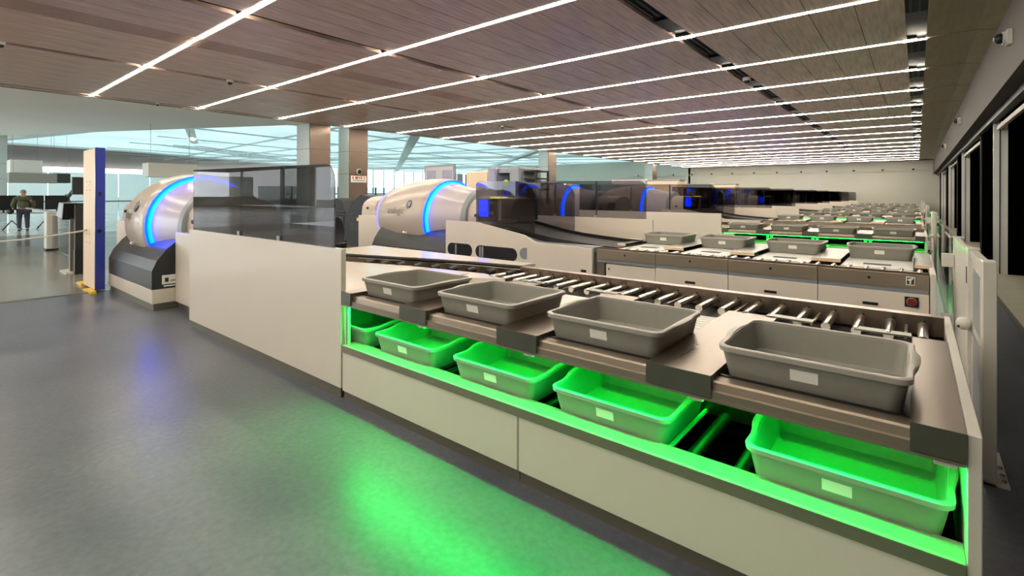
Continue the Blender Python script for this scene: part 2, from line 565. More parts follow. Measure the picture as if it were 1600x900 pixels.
# back wall, wall behind the camera
structure(MB().box(-40, 5, BACK, BACK + 0.2, 0, CZ + 3).build('wall_back', 'backwall'))
bw = structure(MB().box(-24, 1.0, BACK - 0.12, BACK, 3.55, 3.62).build('trim_6', 'backwall'))
me = MB().tube((0, 0, -0.06), (0, 0, 0.06), 0.07, 10).mesh('spot', 'dark')
for k in range(13):
    put('spot', me, bw, (-23 + 1.9 * k, BACK - 0.16, 3.66))
structure(MB().box(-17.5, 5, NEARW - 0.2, NEARW, 0, CZ + 0.2).build('wall_front', 'wall_brown'))

# ------------------------------------------------------------------ columns
def column(x0, x1, y0, y1, label, extra=None):
    t = empty('column', ((x0 + x1) / 2, y0, 0))
    ox, oy = (x0 + x1) / 2, y0
    a = (x1 - x0) / 2
    MB().box(-a, a - 0.03, 0, y1 - y0, 0, 5.3).build('shaft', 'col_light', t)
    MB().box(a - 0.03, a, 0.02, y1 - y0 - 0.02, 0, 5.3).build('side_cladding', 'col_light' if extra else 'col_dark', t)
    for z in (2.45, 3.35):
        MB().box(-a - 0.004, a + 0.004, -0.004, y1 - y0 + .004, z, z + 0.012).build('joint', 'dark', t)
    tag(t, label, 'column', 'columns along the left edge of the wood ceiling')
    return t
column(-18.7, -17.72, 9.56, 10.43, 'wide grey column behind the tinted glass of the first lane')
cB = column(-18.35, -17.6, 11.15, 12.05, 'pale and brown column carrying a camera and a red and white sign')
column(-18.35, -17.6, 25.0, 25.9, 'column behind the third scanner, pale front and brown side')
column(-18.35, -17.6, 40.6, 41.5, 'farthest column beside the white back wall')
column(-41.7, -41.0, 2.5, 3.6, 'pale column at the left edge of the picture', 1)
t = empty('dome_camera', (-17.6, 11.6, 2.55))
MB().tube((0, 0, 0), (0.06, 0, 0), 0.12, 18).build('housing', 'white_metal', t, True)
MB().ball((0.07, 0, 0), 0.09).build('lens', 'black', t, True)
tag(t, 'round camera on the brown side of the column above the red and white sign', 'camera')
t = empty('wall_sign', (-17.597, 11.6, 2.25))
MB().box(0, 0.012, -0.36, 0.36, -0.13, 0.13).build('plate', 'label', t)
for i, (yy, ww) in enumerate([(-0.3, .06), (-0.16, .12), (0.0, .04), (0.09, .06), (0.24, .04)]):
    MB().box(0.012, 0.014, yy, yy + ww, -0.0, 0.1).build('red_mark', 'red_sign', t)
MB().box(0.012, 0.014, -0.3, 0.3, -0.07, -0.04).build('text_line', 'print_grey', t)
tag(t, 'white sign with red marks on the brown side of a column', 'sign')

# ------------------------------------------------------------------ outer hall: faceted roof, facade, walls
OZ = 5.2
def quad(name, m, pts, parent=None, th=0.05):
    mb = MB()
    n = len(pts)
    mb.add(list(pts) + [(x, y, z + th) for x, y, z in pts],
           [tuple(range(n)), tuple(range(2 * n - 1, n - 1, -1))] + [(i, n + i, n + (i + 1) % n, (i + 1) % n) for i in range(n)])
    return mb.build(name, m, parent)
structure(quad('ceiling', 'outer_white', [(-17.56, -9, 4.32), (-17.56, 10.0, 4.32), (-24.6, 9.0, OZ), (-30.8, 7.5, OZ), (-46.5, 3.74, OZ), (-70, -1.8, OZ), (-70, -9, OZ)]))
L2 = [(-75, -17, OZ), (-49.5, 3.98, OZ), (-50.5, 11.44, OZ), (-59.8, 30.3, OZ)]
sky = structure(quad('ceiling', 'skylight', [(-17.56, 10.0, OZ), (-17.56, BACK, OZ), (-40, 62, OZ), (-62, 62, OZ), (-62, 34, OZ), (-59.8, 30.3, OZ), (-50.5, 11.44, OZ), (-49.5, 3.98, OZ), (-46.5, 3.74, OZ), (-30.8, 7.5, OZ), (-24.6, 9.0, OZ)], th=0.02))
structure(quad('ceiling', 'outer_grey', [(-49.6, 3.6, OZ - .02), (-50.6, 11.44, OZ - .02), (-59.9, 30.3, OZ - .02), (-62, 34, OZ - .02), (-90, 34, OZ - .02), (-90, -30, OZ - .02), (-49.6, -30, OZ - .02)]))
structure(MB().add([(-17.56, 10, 4.3), (-17.56, BACK, 4.3), (-17.56, BACK, OZ), (-17.56, 10, OZ)], [(0, 1, 2, 3)]).build('trim_7', 'outer_white'))
def beam(name, p0, p1, wd, m, parent, h=0.12):
    p0, p1 = Vector(p0), Vector(p1)
    d = (p1 - p0).normalized()
    n = Vector((-d.y, d.x, 0)).normalized() * wd / 2
    u = Vector((0, 0, h))
    mb = MB()
    mb.add([p0 - n - u, p0 + n - u, p0 + n, p0 - n, p1 - n - u, p1 + n - u, p1 + n, p1 - n],
           [(0, 1, 2, 3), (7, 6, 5, 4), (0, 4, 5, 1), (1, 5, 6, 2), (2, 6, 7, 3), (3, 7, 4, 0)])
    return mb.build(name, m, parent)
beam('roof_beam', (-46.5, 3.74, OZ), (-24.6, 9.0, OZ), 0.5, 'beam', sky)
beam('roof_beam', (-24.6, 9.0, OZ), (-17.6, 10.2, OZ), 0.5, 'beam', sky)
beam('roof_beam', (-49.5, 3.98, OZ), (-50.5, 11.44, OZ), 0.6, 'beam', sky)
beam('roof_beam', (-50.5, 11.44, OZ), (-61, 33, OZ), 0.7, 'beam', sky)
for k in range(9):
    a = 14 + 5.5 * k
    beam('roof_rib', (-18, a, OZ - .01), (-61, a - 22 if a > 35 else 12 + a * 0.35, OZ - .01), 0.22, 'beam_grey', sky, 0.06)
for k in range(6):
    xx = -24 - 6 * k
    beam('roof_rib', (xx, 9.6 + 0.0 * k, OZ - .02), (xx - 9, 58, OZ - .02), 0.2, 'beam_grey', sky, 0.06)
for a, b in (((-19, 16), (-60, 46)), ((-19, 28), (-58, 60)), ((-19, 40), (-60, 20)), ((-20, 58), (-61, 38))):
    beam('roof_beam', (a[0], a[1], OZ - .02), (b[0], b[1], OZ - .02), 0.6, 'beam', sky, 0.2)
gr = empty('roof_grid_band', (0, 0, 0))
structure(gr)
# perforated bright band near the first column
me = MB().box(-0.08, 0.08, -0.45, 0.45, -0.05, 0.0).mesh('perforation', 'beam_grey')
for i in range(26):
    for j in range(3):
        put('perforation', me, gr, (-42 - 0.32 * i + j * 0.4, 11.3 + 0.42 * i + j * 1.2, OZ - 0.03))
def outer_lamp(p0, p1, label):
    t = empty('angled_ceiling_lamp', p0)
    q = Vector(p1) - Vector(p0)
    beam('channel', (0, 0, 0), tuple(q), 0.42, 'beam', t, 0.07)
    beam('lamp_head', tuple(q * 0.55 - Vector((0, 0, .07))), tuple(q * 0.7 - Vector((0, 0, .07))), 0.16, 'lamp', t, 0.02)
    tag(t, label, 'ceiling lamp', 'angled lamps in the outer roof')
outer_lamp((-17.75, 3.3, 4.36), (-21.3, 5.3, 4.80), 'grey angled channel with small lamp on the white facet left of the wood ceiling')
outer_lamp((-30.5, 9.6, OZ), (-39.0, 12.6, OZ), 'angled channel with two small lamps under the bright roof at left')

# facade: mullions, transoms, glass, far ground
fac = structure(empty('window_1', (-62, 0, 0)))
for k in range(18):
    yy = 30 + 1.9 * k
    box('mullion', 'beam', fac, -0.1, 0.1, yy - 0.07, yy + 0.07, 1.0, OZ)
box('transom', 'beam_grey', fac, -0.08, 0.08, 30, 64, 1.55, 1.75)
box('sill', 'bulk', fac, -0.15, 0.15, 30, 64, 0.0, 1.0)
box('glass_pane', 'clear', fac, -0.01, 0.01, 30, 64, 1.0, OZ)
structure(MB().box(-62, -17.5, 61.9, 62.1, 0, 0.9).build('wall_far', 'bulk'))
f2 = structure(empty('window_2', (0, 62, 0)))
for k in range(23):
    xx = -62 + 2.0 * k
    box('mullion', 'beam', f2, xx - 0.07, xx + 0.07, -0.1, 0.1, 0.9, OZ)
structure(MB().box(-17.7, -17.5, BACK, 62, 0, OZ).build('wall_far', 'backwall'))
structure(MB().add([(-160, -80, -0.3), (-62.3, -80, -0.3), (-62.3, 160, -0.3), (-160, 160, -0.3)], [(0, 1, 2, 3)]).build('ground', 'outer_grey'))
# tinted balustrade panes far away below the facade (dark band at head height)
bal = empty('glass_balustrade', (-30, 0, 0))
tag(bal, 'long grey glass screen standing in front of the bright far windows', 'glass screen')
for k in range(16):
    MB().box(-0.01, 0.01, 13 + 2.05 * k, 15 + 2.05 * k, 0.5, 2.1).build('glass_pane', 'grey_glass', bal)
    MB().box(-0.03, 0.03, 14.98 + 2.05 * k, 15.07 + 2.05 * k, 0, 2.12).build('post', 'slot_bar', bal)

# left end: frosted wall, bulkheads
fw = empty('frosted_screen_wall', (-50, 0, 0))
tag(fw, 'long pale frosted glass wall across the far left background', 'wall screen')
for k in range(12):
    y0 = -4 + 2.1 * k
    MB().box(-0.04, 0.04, y0 + 0.02, y0 + 2.08, 0.0, 3.25).build('panel', 'frosted', fw)
MB().box(0.04, 0.07, -4, 21, 0.98, 1.05).build('rail', 'slot_bar', fw)
def bulkhead(b, m, label):
    t = empty('bulkhead', ((b[0] + b[1]) / 2, (b[2] + b[3]) / 2, b[4]))
    hx, hy = (b[1] - b[0]) / 2, (b[3] - b[2]) / 2
    MB().box(-hx, hx, -hy, hy, 0, b[5] - b[4]).build('box', m, t)
    for sy in (-0.8, 0.8):
        MB().box(-0.006, 0.006, sy * hy - 0.006, sy * hy + 0.006, b[5] - b[4], OZ - b[4]).build('hanger_rod', 'collar', t)
    return tag(t, label, 'bulkhead', 'hanging bulkheads at far left')
b1 = bulkhead((-38.5, -37, 3.35, 4.6, 2.75, 3.42), 'outer_white', 'white hanging bulkhead box above the grey one at far left')
b2 = bulkhead((-36.9, -36.0, 3.22, 5.05, 2.18, 2.70), 'bulk', 'long grey hanging bulkhead under the white box at far left')
b3 = bulkhead((-40, -38.6, 5.3, 6.0, 2.25, 2.8), 'bulk_dark', 'small dark hanging box right of the grey bulkhead')
b4 = bulkhead((-24, -23.2, 5.9, 7.6, 2.3, 2.85), 'outer_white', 'white beam end above the tinted glass of the first scanner')
structure(MB().box(-90, -62, -30, -29.8, 0, OZ).build('wall_left', 'outer_white'))
structure(MB().box(-75, -74.8, -30, 30, 0, 1.2).build('wall_left', 'outer_white'))

# ------------------------------------------------------------------ grey tray (bin)
BW, BD, BH = 0.345, 0.31, 0.16
def rrect0(hx, hy, r, z, bump=0.0, push=0.0, n=6):
    pts = []
    for cx, cy, a0 in ((hx - r, hy - r, 0), (-hx + r, hy - r, PI / 2), (-hx + r, -hy + r, PI), (hx - r, -hy + r, 1.5 * PI)):
        for i in range(n + 1):
            a = a0 + PI / 2 * i / n
            pts.append((cx + r * math.cos(a), cy + r * math.sin(a)))
    # extra points on the short sides so the handle hump has shape
    out = []
    m = len(pts)
    for i in range(m):
        p, q = pts[i], pts[(i + 1) % m]
        out.append(p)
        if abs(p[0] - q[0]) < 1e-6 and abs(p[1] - q[1]) > 0.1:
            for k in range(1, 12):
                out.append((p[0], p[1] + (q[1] - p[1]) * k / 12))
    res = []
    for x, y in out:
        h = math.exp(-(y / 0.12) ** 4) if abs(x) > hx * 0.97 else 0.0
        res.append((x + math.copysign(push * h, x), y, z + bump * h))
    return res
def make_bin_meshes(zb, pb):
    def rrect(hx, hy, r, z, bump=0.0, push=0.0, n=6):
        return rrect0(hx, hy, r, z, bump * zb, push * pb, n)
    t = 0.007
    R = [rrect(BW - 0.040, BD - 0.040, 0.05, 0.0), rrect(BW - 0.037, BD - 0.037, 0.052, 0.006),
         rrect(BW - 0.014, BD - 0.014, 0.05, BH - 0.028, 0.012, 0.004), rrect(BW - 0.013, BD - 0.013, 0.05, BH - 0.012, 0.018, 0.006)]
    inner = [rrect(BW - 0.022, BD - 0.022, 0.045, BH - 0.004, 0.018, 0.004), rrect(BW - 0.045, BD - 0.045, 0.04, 0.02), rrect(BW - 0.07, BD - 0.07, 0.03, 0.010)]
    mb = MB()
    mb.loft(R + [rrect(BW - 0.013, BD - 0.013, 0.05, BH - 0.004, 0.018, 0.006)] + inner, caps=True)
    body = mb.mesh('body', 'bin', True)
    rim = MB().loft([rrect(BW - 0.014, BD - 0.014, 0.05, BH - 0.022, 0.018, 0.006), rrect(BW - 0.001, BD - 0.001, 0.055, BH - 0.024, 0.016, 0.016),
                     rrect(BW + 0.001, BD + 0.001, 0.056, BH - 0.004, 0.018, 0.020), rrect(BW - 0.004, BD - 0.004, 0.053, BH, 0.020, 0.018),
                     rrect(BW - 0.018, BD - 0.018, 0.047, BH, 0.020, 0.008), rrect(BW - 0.024, BD - 0.024, 0.045, BH - 0.012, 0.016, 0.003)], caps=False).mesh('rim', 'bin_rim', True)
    def lab(sy):
        hw, hh = 0.05, 0.024
        zc = 0.088
        slope = (0.040 - 0.014) / (BH - 0.028)
        def yy(z): return sy * (BD - 0.040 + slope * z + 0.0022)
        x = -0.005
        return MB().add([(x - hw, yy(zc - hh), zc - hh), (x + hw, yy(zc - hh), zc - hh), (x + hw, yy(zc + hh), zc + hh), (x - hw, yy(zc + hh), zc + hh),
                         (x - hw, yy(zc - hh) - sy * .003, zc - hh), (x + hw, yy(zc - hh) - sy * .003, zc - hh), (x + hw, yy(zc + hh) - sy * .003, zc + hh), (x - hw, yy(zc + hh) - sy * .003, zc + hh)],
                        [(0, 1, 2, 3), (7, 6, 5, 4), (0, 4, 5, 1), (1, 5, 6, 2), (2, 6, 7, 3), (3, 7, 4, 0)]).mesh('paper_label', 'label')
    return body, rim, lab(-1)
BINS = [make_bin_meshes(0.35, 1.0), make_bin_meshes(1.1, 0.9)]
def place_bin(x, y, z, label, group, rz=0.0, kind=0):
    BIN = BINS[kind]
    t = empty('tray_bin', (x, y, z))
    t.rotation_euler.z = rz
    put('body', BIN[0], t)
    put('rim', BIN[1], t)
    put('paper_label', BIN[2], t)
    tag(t, label, 'tray', group)
    return t

# ------------------------------------------------------------------ shared roller meshes
def roll_mesh(name, p0, p1, r, m, n=12):
    return MB().tube(p0, p1, r, n).mesh(name, m, True)
RW = roll_mesh('bay_roller', (-0.3, 0, 0), (0.3, 0, 0), 0.021, 'roller_white')
RM = roll_mesh('steel_roller', (0, -0.19, 0), (0, 0.17, 0), 0.025, 'roller_steel', 14)
RMc = roll_mesh('roller_cap', (0, 0.17, 0), (0, 0.2, 0), 0.029, 'plinth', 12)
RB = roll_mesh('return_roller', (0, -0.3, 0), (0, 0.3, 0), 0.032, 'roller_black', 14)

TABS = [(-3.56, -3.43), (-2.82, -2.54), (-1.91, -1.62), (-0.98, -0.685), (-0.016, 0.13)]
BINX = [-3.125, -2.225, -1.30, -0.35]
LANEW = ['first', 'third', 'fifth', 'seventh', 'ninth']
LANEB = ['second', 'fourth', 'sixth', 'eighth', 'tenth']
BORD = ['rightmost', 'second from the right', 'third from the right', 'leftmost']

# ------------------------------------------------------------------ lane type A: front toward the camera
def lane_a(Y, idx):
    det = idx == 0
    nm = LANEW[idx]
    t = empty('screening_conveyor', (-1.7, Y, 0))
    tag(t, '%s screening conveyor from the camera, its green-lit tray return facing the camera' % nm, 'conveyor', 'conveyors with green lit tray returns')
    ox = 1.7
    def B(name, m, x0, x1, y0, y1, z0, z1, par=t):
        return MB().box(x0 + ox, x1 + ox, y0, y1, z0, z1).build(name, m, par)
    # lower front
    xs = [-3.56, -1.756, 0.13]
    for a, b in zip(xs[:-1], xs[1:]):
        MB().bbox(a + ox + 0.004, b + ox - 0.004, 0.0, 0.03, 0.075, 0.385, 0.003).build('front_panel', 'white_panel', t)
    for a, b in zip(xs[:-1], xs[1:]):
        B('plinth', 'plinth', a + 0.002, b - 0.002, 0.02, 0.04, 0.0, 0.08)
    # ledge: brown steel lip and sloping top
    MB().prism([(-0.004, 0.385), (-0.004, 0.437), (0.004, 0.443), (0.13, 0.437), (0.13, 0.425), (0.02, 0.385)], 'x', -3.56 + ox, 0.128 + ox).build('ledge', 'ledge', t)
    B('ledge_lip', 'steel_brushed', -3.56, 0.128, -0.008, -0.004, 0.385, 0.437)
    # cabinet inside
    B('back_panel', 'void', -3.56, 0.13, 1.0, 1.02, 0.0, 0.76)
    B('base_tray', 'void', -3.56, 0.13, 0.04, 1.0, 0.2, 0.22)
    B('deck_pan', 'dark', -3.9, 0.13, 0.09, 1.75, 0.772, 0.785)
    # top rail, stepped, one piece per bay
    for k in range(4):
        a, b = TABS[k][1], TABS[k + 1][0]
        MB().prism([(-0.002, 0.766), (-0.002, 0.800), (0.012, 0.804), (0.018, 0.834), (0.03, 0.840), (0.10, 0.840), (0.10, 0.772), (0.02, 0.766)], 'x', a + ox, b + ox).build('front_rail', 'steel_brushed', t)
        B('gasket', 'black', a, b, 0.102, 0.118, 0.775, 0.845)
    B('rail_underside', 'steel_brushed', -3.56, 0.128, -0.006, 0.10, 0.756, 0.767)
    # steel divider plates with front tabs
    for a, b in TABS:
        p = B('divider_plate', 'steel', a, b, 0.0, 1.32, 0.862, 0.867)
        B('tab', 'steel_tab', a, b, -0.012, -0.001, 0.772, 0.869, p)
        for xx in (a + 0.002, b - 0.004):
            B('plate_side', 'steel_tab', xx, xx + 0.003, 0.0, 1.3, 0.79, 0.862, p)
    if det:
        for a, b in TABS[1:]:
            cx = (a + b) / 2 + (0.08 if b < 0.1 else 0.02)
            B('clip', 'white_metal', min(cx - 0.03, b - 0.06), min(cx + 0.03, b), 0.0, 0.02, 0.742, 0.757)
    # bay rollers
    if det:
        for k in range(4):
            xc = (TABS[k][1] + TABS[k + 1][0]) / 2
            for j in range(19):
                put('bay_roller', RW, t, (xc + ox, 0.15 + 0.062 * j, 0.795))
        for j in range(22):
            xx = 0.03 - 0.152 * j
            r = put('steel_roller', RM, t, (xx + ox, 1.52, 0.85))
            put('roller_cap', RMc, r)
            if j % 3 == 1:
                B('cross_bar', 'steel', xx + 0.068, xx + 0.082, 1.34, 1.72, 0.842, 0.852)
    else:
        mb = MB()
        for k in range(4):
            xc = (TABS[k][1] + TABS[k + 1][0]) / 2
            mb.box(xc - .3 + ox, xc + .3 + ox, 0.15, 1.3, 0.79, 0.81)
        mb.build('bay_rollers', 'roller_white', t)
        mb = MB()
        for j in range(22):
            xx = 0.03 - 0.152 * j
            mb.tube((xx + ox, 1.33, 0.85), (xx + ox, 1.7, 0.85), 0.025, 6)
        o = mb.build('steel_rollers', 'roller_steel', t)
        o['kind'] = 'stuff'
    # rear guide fence
    MB().prism([(1.72, 0.80), (1.72, 0.905), (1.76, 0.905), (1.76, 0.10), (1.80, 0.10), (1.80, 0.915), (1.715, 0.915), (1.712, 0.80)], 'x', -3.1 + ox, 0.13 + ox).build('rear_guide', 'steel', t)
    if det:
        for j in range(22):
            xx = -3.0 + 0.152 * j
            MB().tube((xx + ox, 1.705, 0.882), (xx + ox, 1.713, 0.882), 0.007, 6).build('bolt', 'dark', t)
        for xx in (-2.65, -1.95, -0.62, -0.15):
            B('guard_plate', 'steel_tab', xx - 0.13, xx + 0.13, 1.30, 1.38, 0.862, 0.872)
    # curved infeed at the left end: white deck, black belt edge, curved guide
    cap = MB()
    pts = [(-5.9, 1.05), (-5.1, 1.25), (-4.3, 1.50), (-3.7, 1.66), (-3.1, 1.76), (-3.1, 1.95), (-5.9, 1.95)]
    cap.prism([(x + ox, y) for x, y in pts], 'z', 0.885, 0.925)
    cap.build('white_deck', 'white_panel', t)
    g = MB()
    g.path([(x + ox, y - 0.01, 0.905) for x, y in pts[:5]], 0.018, 6)
    g.build('belt_edge', 'black', t)
    g = MB()
    for (xa, ya), (xb, yb) in zip(pts[:4], pts[1:5]):
        g.add([(xa + ox, ya - 0.05, 0.80), (xb + ox, yb - 0.05, 0.80), (xb + ox, yb - 0.05, 0.885), (xa + ox, ya - 0.05, 0.885),
               (xa + ox, ya - 0.03, 0.80), (xb + ox, yb - 0.03, 0.80), (xb + ox, yb - 0.03, 0.885), (xa + ox, ya - 0.03, 0.885)],
              [(0, 1, 2, 3), (7, 6, 5, 4), (3, 2, 6, 7), (0, 4, 5, 1)])
    g.build('curved_guide', 'steel', t)
    fl = MB().prism([(-5.9 + ox, 0.02), (-3.56 + ox, 0.02), (-3.43 + ox, 0.6), (-3.43 + ox, 1.05), (-2.95 + ox, 1.30), (-3.3 + ox, 1.42), (-4.3 + ox, 1.28), (-5.9 + ox, 0.8)], 'z', 0.80, 0.862)
    fl.build('white_infill', 'white_panel', t)
    if det:
        for k in range(9):
            x = -4.9 + k * 0.22
            y = 1.22 + 0.055 * k
            MB().tube((x + ox, y - 0.10, 0.85), (x + ox, y + 0.0, 0.862), 0.03, 10).build('curve_roller', 'roller_black', t, True)
    # end panel at the right
    MB().bbox(0.13 + ox, 0.168 + ox, 0.0, 2.06, 0.0, 0.866, 0.003).build('end_panel', 'white_metal', t)
    # green lamp bars and lit side post
    MB().box(-3.5 + ox, 0.10 + ox, 0.085, 0.105, 0.746, 0.756).build('green_lamp_bar', 'green_lamp', t)
    MB().box(-3.5 + ox, 0.10 + ox, 0.80, 0.825, 0.742, 0.756).build('green_lamp_bar', 'green_lamp', t)
    ld = bpy.data.lights.new('green_light_bar', 'AREA')
    ld.shape = 'RECTANGLE'
    ld.size = 3.58
    ld.size_y = 0.02
    ld.energy = GREEN_BAR_W
    ld.color = (0.0, 1.0, 0.13)
    lo = bpy.data.objects.new('green_light_bar', ld)
    COL.objects.link(lo)
    lo.parent = t
    lo.location = (-1.7 + ox, 0.06, 0.7545)
    lo.rotation_euler = (-math.radians(28), 0, 0)
    for xx in (-3.55, -3.52):
        B('side_post', 'white_metal', xx, xx + 0.014, 0.02, 0.04, 0.44, 0.766)
    for xc in (-0.88, -1.86, -2.8):
        for dx in (0, 0.085):
            B('support_post', 'white_metal', xc + dx, xc + dx + 0.055, 0.90, 0.93, 0.46, 0.77)
    # return level frame
    MB().prism([(0.78, 0.36), (0.78, 0.44), (0.80, 0.47), (0.86, 0.47), (0.86, 0.45), (0.82, 0.44), (0.82, 0.36)], 'x', -3.56 + ox, 0.12 + ox).build('return_frame', 'steel', t)
    if det:
        for j in range(17):
            xx = 0.02 - 0.215 * j
            r = put('return_roller', RB, t, (xx + ox, 0.45, 0.375))
            MB().tube((xx + ox, 0.752, 0.375), (xx + ox, 0.775, 0.375), 0.018, 8).build('axle_nut', 'roller_steel', t)
            if j % 2 == 1:
                B('return_bar', 'white_metal', xx + 0.09, xx + 0.106, 0.13, 0.78, 0.372, 0.388)
    # lower trays
    low = [0.455 - 0.69 * 1.0] if False else [-0.235, -1.255, -2.06, -2.93, -3.72]
    if idx == 0:
        lo = ['rightmost', 'second from the right', 'middle', 'fourth from the right', 'leftmost partly hidden']
        for k, x in enumerate(low):
            place_bin(x, Y + 0.395, 0.412, 'green-lit tray on the lower return level of the first conveyor, %s' % lo[k], 'trays on the green lit return level', 0, 1)
    else:
        for k, x in enumerate(low[:4]):
            place_bin(x + 0.12, Y + 0.395, 0.412, 'tray on the green-lit lower level of the %s conveyor, %s' % (nm, BORD[k]), 'trays on green return levels further back')
    for k, x in enumerate(reversed(BINX)):
        place_bin(x, Y + 0.405, 0.818, 'grey tray on top of the %s conveyor from the camera, %s' % (nm, BORD[k]), 'grey trays on the conveyors', 0.0)

# ------------------------------------------------------------------ lane type B: cabinet backs toward the camera
def tunnel_side(par, ox):
    # white housing with pill-shaped windows next to the scanner (plane y=0)
    out = [(-6.75, 0.08), (-3.655, 0.08), (-3.655, 0.858), (-4.70, 0.885), (-4.92, 0.985), (-5.6, 1.10), (-5.95, 1.16), (-6.75, 1.16)]
    return out

def pill(x0, x1, z0, z1, n=8):
    r = (z1 - z0) / 2
    zc = (z0 + z1) / 2
    pts = []
    for i in range(n + 1):
        a = -PI / 2 + PI * i / n
        pts.append((x1 - r + r * math.cos(a), zc + r * math.sin(a)))
    for i in range(n + 1):
        a = PI / 2 + PI * i / n
        pts.append((x0 + r + r * math.cos(a), zc + r * math.sin(a)))
    return pts

def lane_b(Y, idx):
    det = idx == 0
    nm = LANEB[idx]
    t = empty('screening_conveyor', (-1.7, Y, 0))
    tag(t, '%s screening conveyor from the camera, white cabinet backs and steel band facing the camera' % nm, 'conveyor', 'conveyors with white cabinet backs')
    ox = 1.7
    def B(name, m, x0, x1, y0, y1, z0, z1, par=t):
        return MB().box(x0 + ox, x1 + ox, y0, y1, z0, z1).build(name, m, par)
    mods = [(-3.58, -2.69), (-2.69, -1.77), (-1.77, -0.836), (-0.836, 0.10)]
    for k, (a, b) in enumerate(mods):
        bd = MB().bbox(a + ox + 0.003, b + ox - 0.003, 0.0, 0.03, 0.722, 0.862, 0.003).build('steel_band', 'steel_brushed', t)
        xm = (a + b) / 2 + (0.09 if k == 3 else 0.02) - (0.02 if k < 3 else 0.1)
        MB().tube((xm + ox, -0.004, 0.80), (xm + ox, 0.002, 0.80), 0.014, 10).build('screw', 'black', bd, True)
        B('painted_shadow_strip', 'collar', a + 0.004, b - 0.004, 0.012, 0.03, 0.672, 0.722)  # grey strip, shade under the steel band put in as colour
        if k == 0:
            B('leg_frame', 'plinth', -3.58, -3.46, 0.02, 0.06, 0.05, 0.72)
            d = MB().bbox(-3.44 + ox, b + ox - 0.005, 0.02, 0.2, 0.07, 0.66, 0.012).build('inset_box', 'cabinet', t)
            B('lock', 'black', -3.40, -3.38, 0.012, 0.02, 0.58, 0.60, d)
        else:
            d = MB().bbox(a + ox + 0.003, b + ox - 0.003, 0.006, 0.03, 0.07, 0.672, 0.003).build('cabinet_door', 'cabinet', t)
            B('slot_handle', 'black', (a + b) / 2 - 0.065, (a + b) / 2 + 0.065, 0.001, 0.006, 0.515, 0.545, d)
    B('plinth', 'plinth', -3.58, 0.10, 0.03, 0.05, 0.0, 0.07)
    B('carcass', 'dark', -3.56, 0.09, 0.06, 1.9, 0.02, 0.70)
    if det:
        d = B('pictogram', 'label', -0.045 - .035, -0.045 + .035, -0.003, 0.0, 0.755, 0.84)
        MB().box(-0.073 + ox, -0.017 + ox, -0.005, -0.003, 0.765, 0.83).build('field', 'bulk_dark', d)
        MB().prism([(-0.052 + ox, 0.768), (-0.04 + ox, 0.768), (-0.038 + ox, 0.80), (-0.02 + ox, 0.826), (-0.03 + ox, 0.828), (-0.068 + ox, 0.815), (-0.068 + ox, 0.803), (-0.054 + ox, 0.8)], 'y', -0.007, -0.005).build('figure', 'label', d)
        e = B('stop_plate', 'black', -0.09, 0.02, -0.006, 0.006, 0.54, 0.64)
        MB().tube((-0.035 + ox, -0.02, 0.592), (-0.035 + ox, -0.006, 0.592), 0.042, 20).build('stop_ring', 'collar', e, True)
        MB().tube((-0.035 + ox, -0.035, 0.592), (-0.035 + ox, -0.018, 0.592), 0.035, 20).build('stop_button', 'estop', e, True)
    # rear (camera side) guide and small rollers
    B('guide', 'steel', -3.5, 0.10, 0.03, 0.05, 0.80, 0.885)
    B('conveyor_pan', 'steel_tab', -3.5, 0.10, 0.05, 0.55, 0.78, 0.83)
    if det:
        for j in range(23):
            put('steel_roller', RM, t, (0.03 - 0.152 * j + ox, 0.26, 0.846))
    else:
        mb = MB()
        for j in range(23):
            mb.tube((0.03 - 0.152 * j + ox, 0.1, 0.85), (0.03 - 0.152 * j + ox, 0.46, 0.85), 0.025, 6)
        o = mb.build('steel_rollers', 'roller_steel', t)
        o['kind'] = 'stuff'
    for k in range(4):
        a, b = TABS[k][1], TABS[k + 1][0]
        sp = B('push_plate', 'roller_white', a + 0.01, b - 0.01, 0.50, 1.9, 0.83, 0.848)
        B('plate_slot', 'dark', (a + b) / 2 - 0.13, (a + b) / 2 + 0.13, 0.74, 0.86, 0.848, 0.852, sp)
    for a, b in TABS:
        p = B('divider_plate', 'steel_tab', a - .0, b, 0.62, 2.0, 0.895, 0.90)
        B('plate_end', 'cream', a, b, 0.60, 0.62, 0.862, 0.90, p)
        B('tab', 'steel_tab', a, b, 2.0, 2.01, 0.78, 0.90, p)
    B('far_rail', 'steel_brushed', -3.56, 0.12, 1.9, 1.99, 0.766, 0.85)
    MB().bbox(0.105 + ox, 0.15 + ox, 0.0, 2.06, 0.0, 0.88, 0.003).build('end_panel', 'white_metal', t)
    B('under_deck', 'dark', -3.56, 0.10, 0.5, 1.9, 0.70, 0.78)
    # white tunnel housing
    hs = MB().prism([(x + ox, z) for x, z in tunnel_side(None, 0)], 'y', 0.0, 0.05).build('tunnel_housing', 'cabinet', t)
    for (x0, x1, z0, z1, m) in ((-6.70, -6.07, 0.53, 0.76, 'black'), (-5.99, -5.05, 0.545, 0.76, 'black')):
        MB().prism([(x + ox, z) for x, z in pill(x0, x1, z0, z1)], 'y', -0.003, 0.0).build('pill_window', m, hs)
    for xx in (-6.5, -5.9, -5.84):
        MB().box(xx + ox, xx + ox + 0.04, -0.005, -0.003, 0.56, 0.74).build('window_bar', 'collar', hs)
    MB().prism([(x + ox, z) for x, z in [(-4.85, 0.60), (-4.85, 0.79), (-4.93, 0.78), (-4.99, 0.74), (-5.0, 0.68), (-4.98, 0.63), (-4.93, 0.60)]], 'y', -0.003, 0.0).build('vent', 'collar', hs)
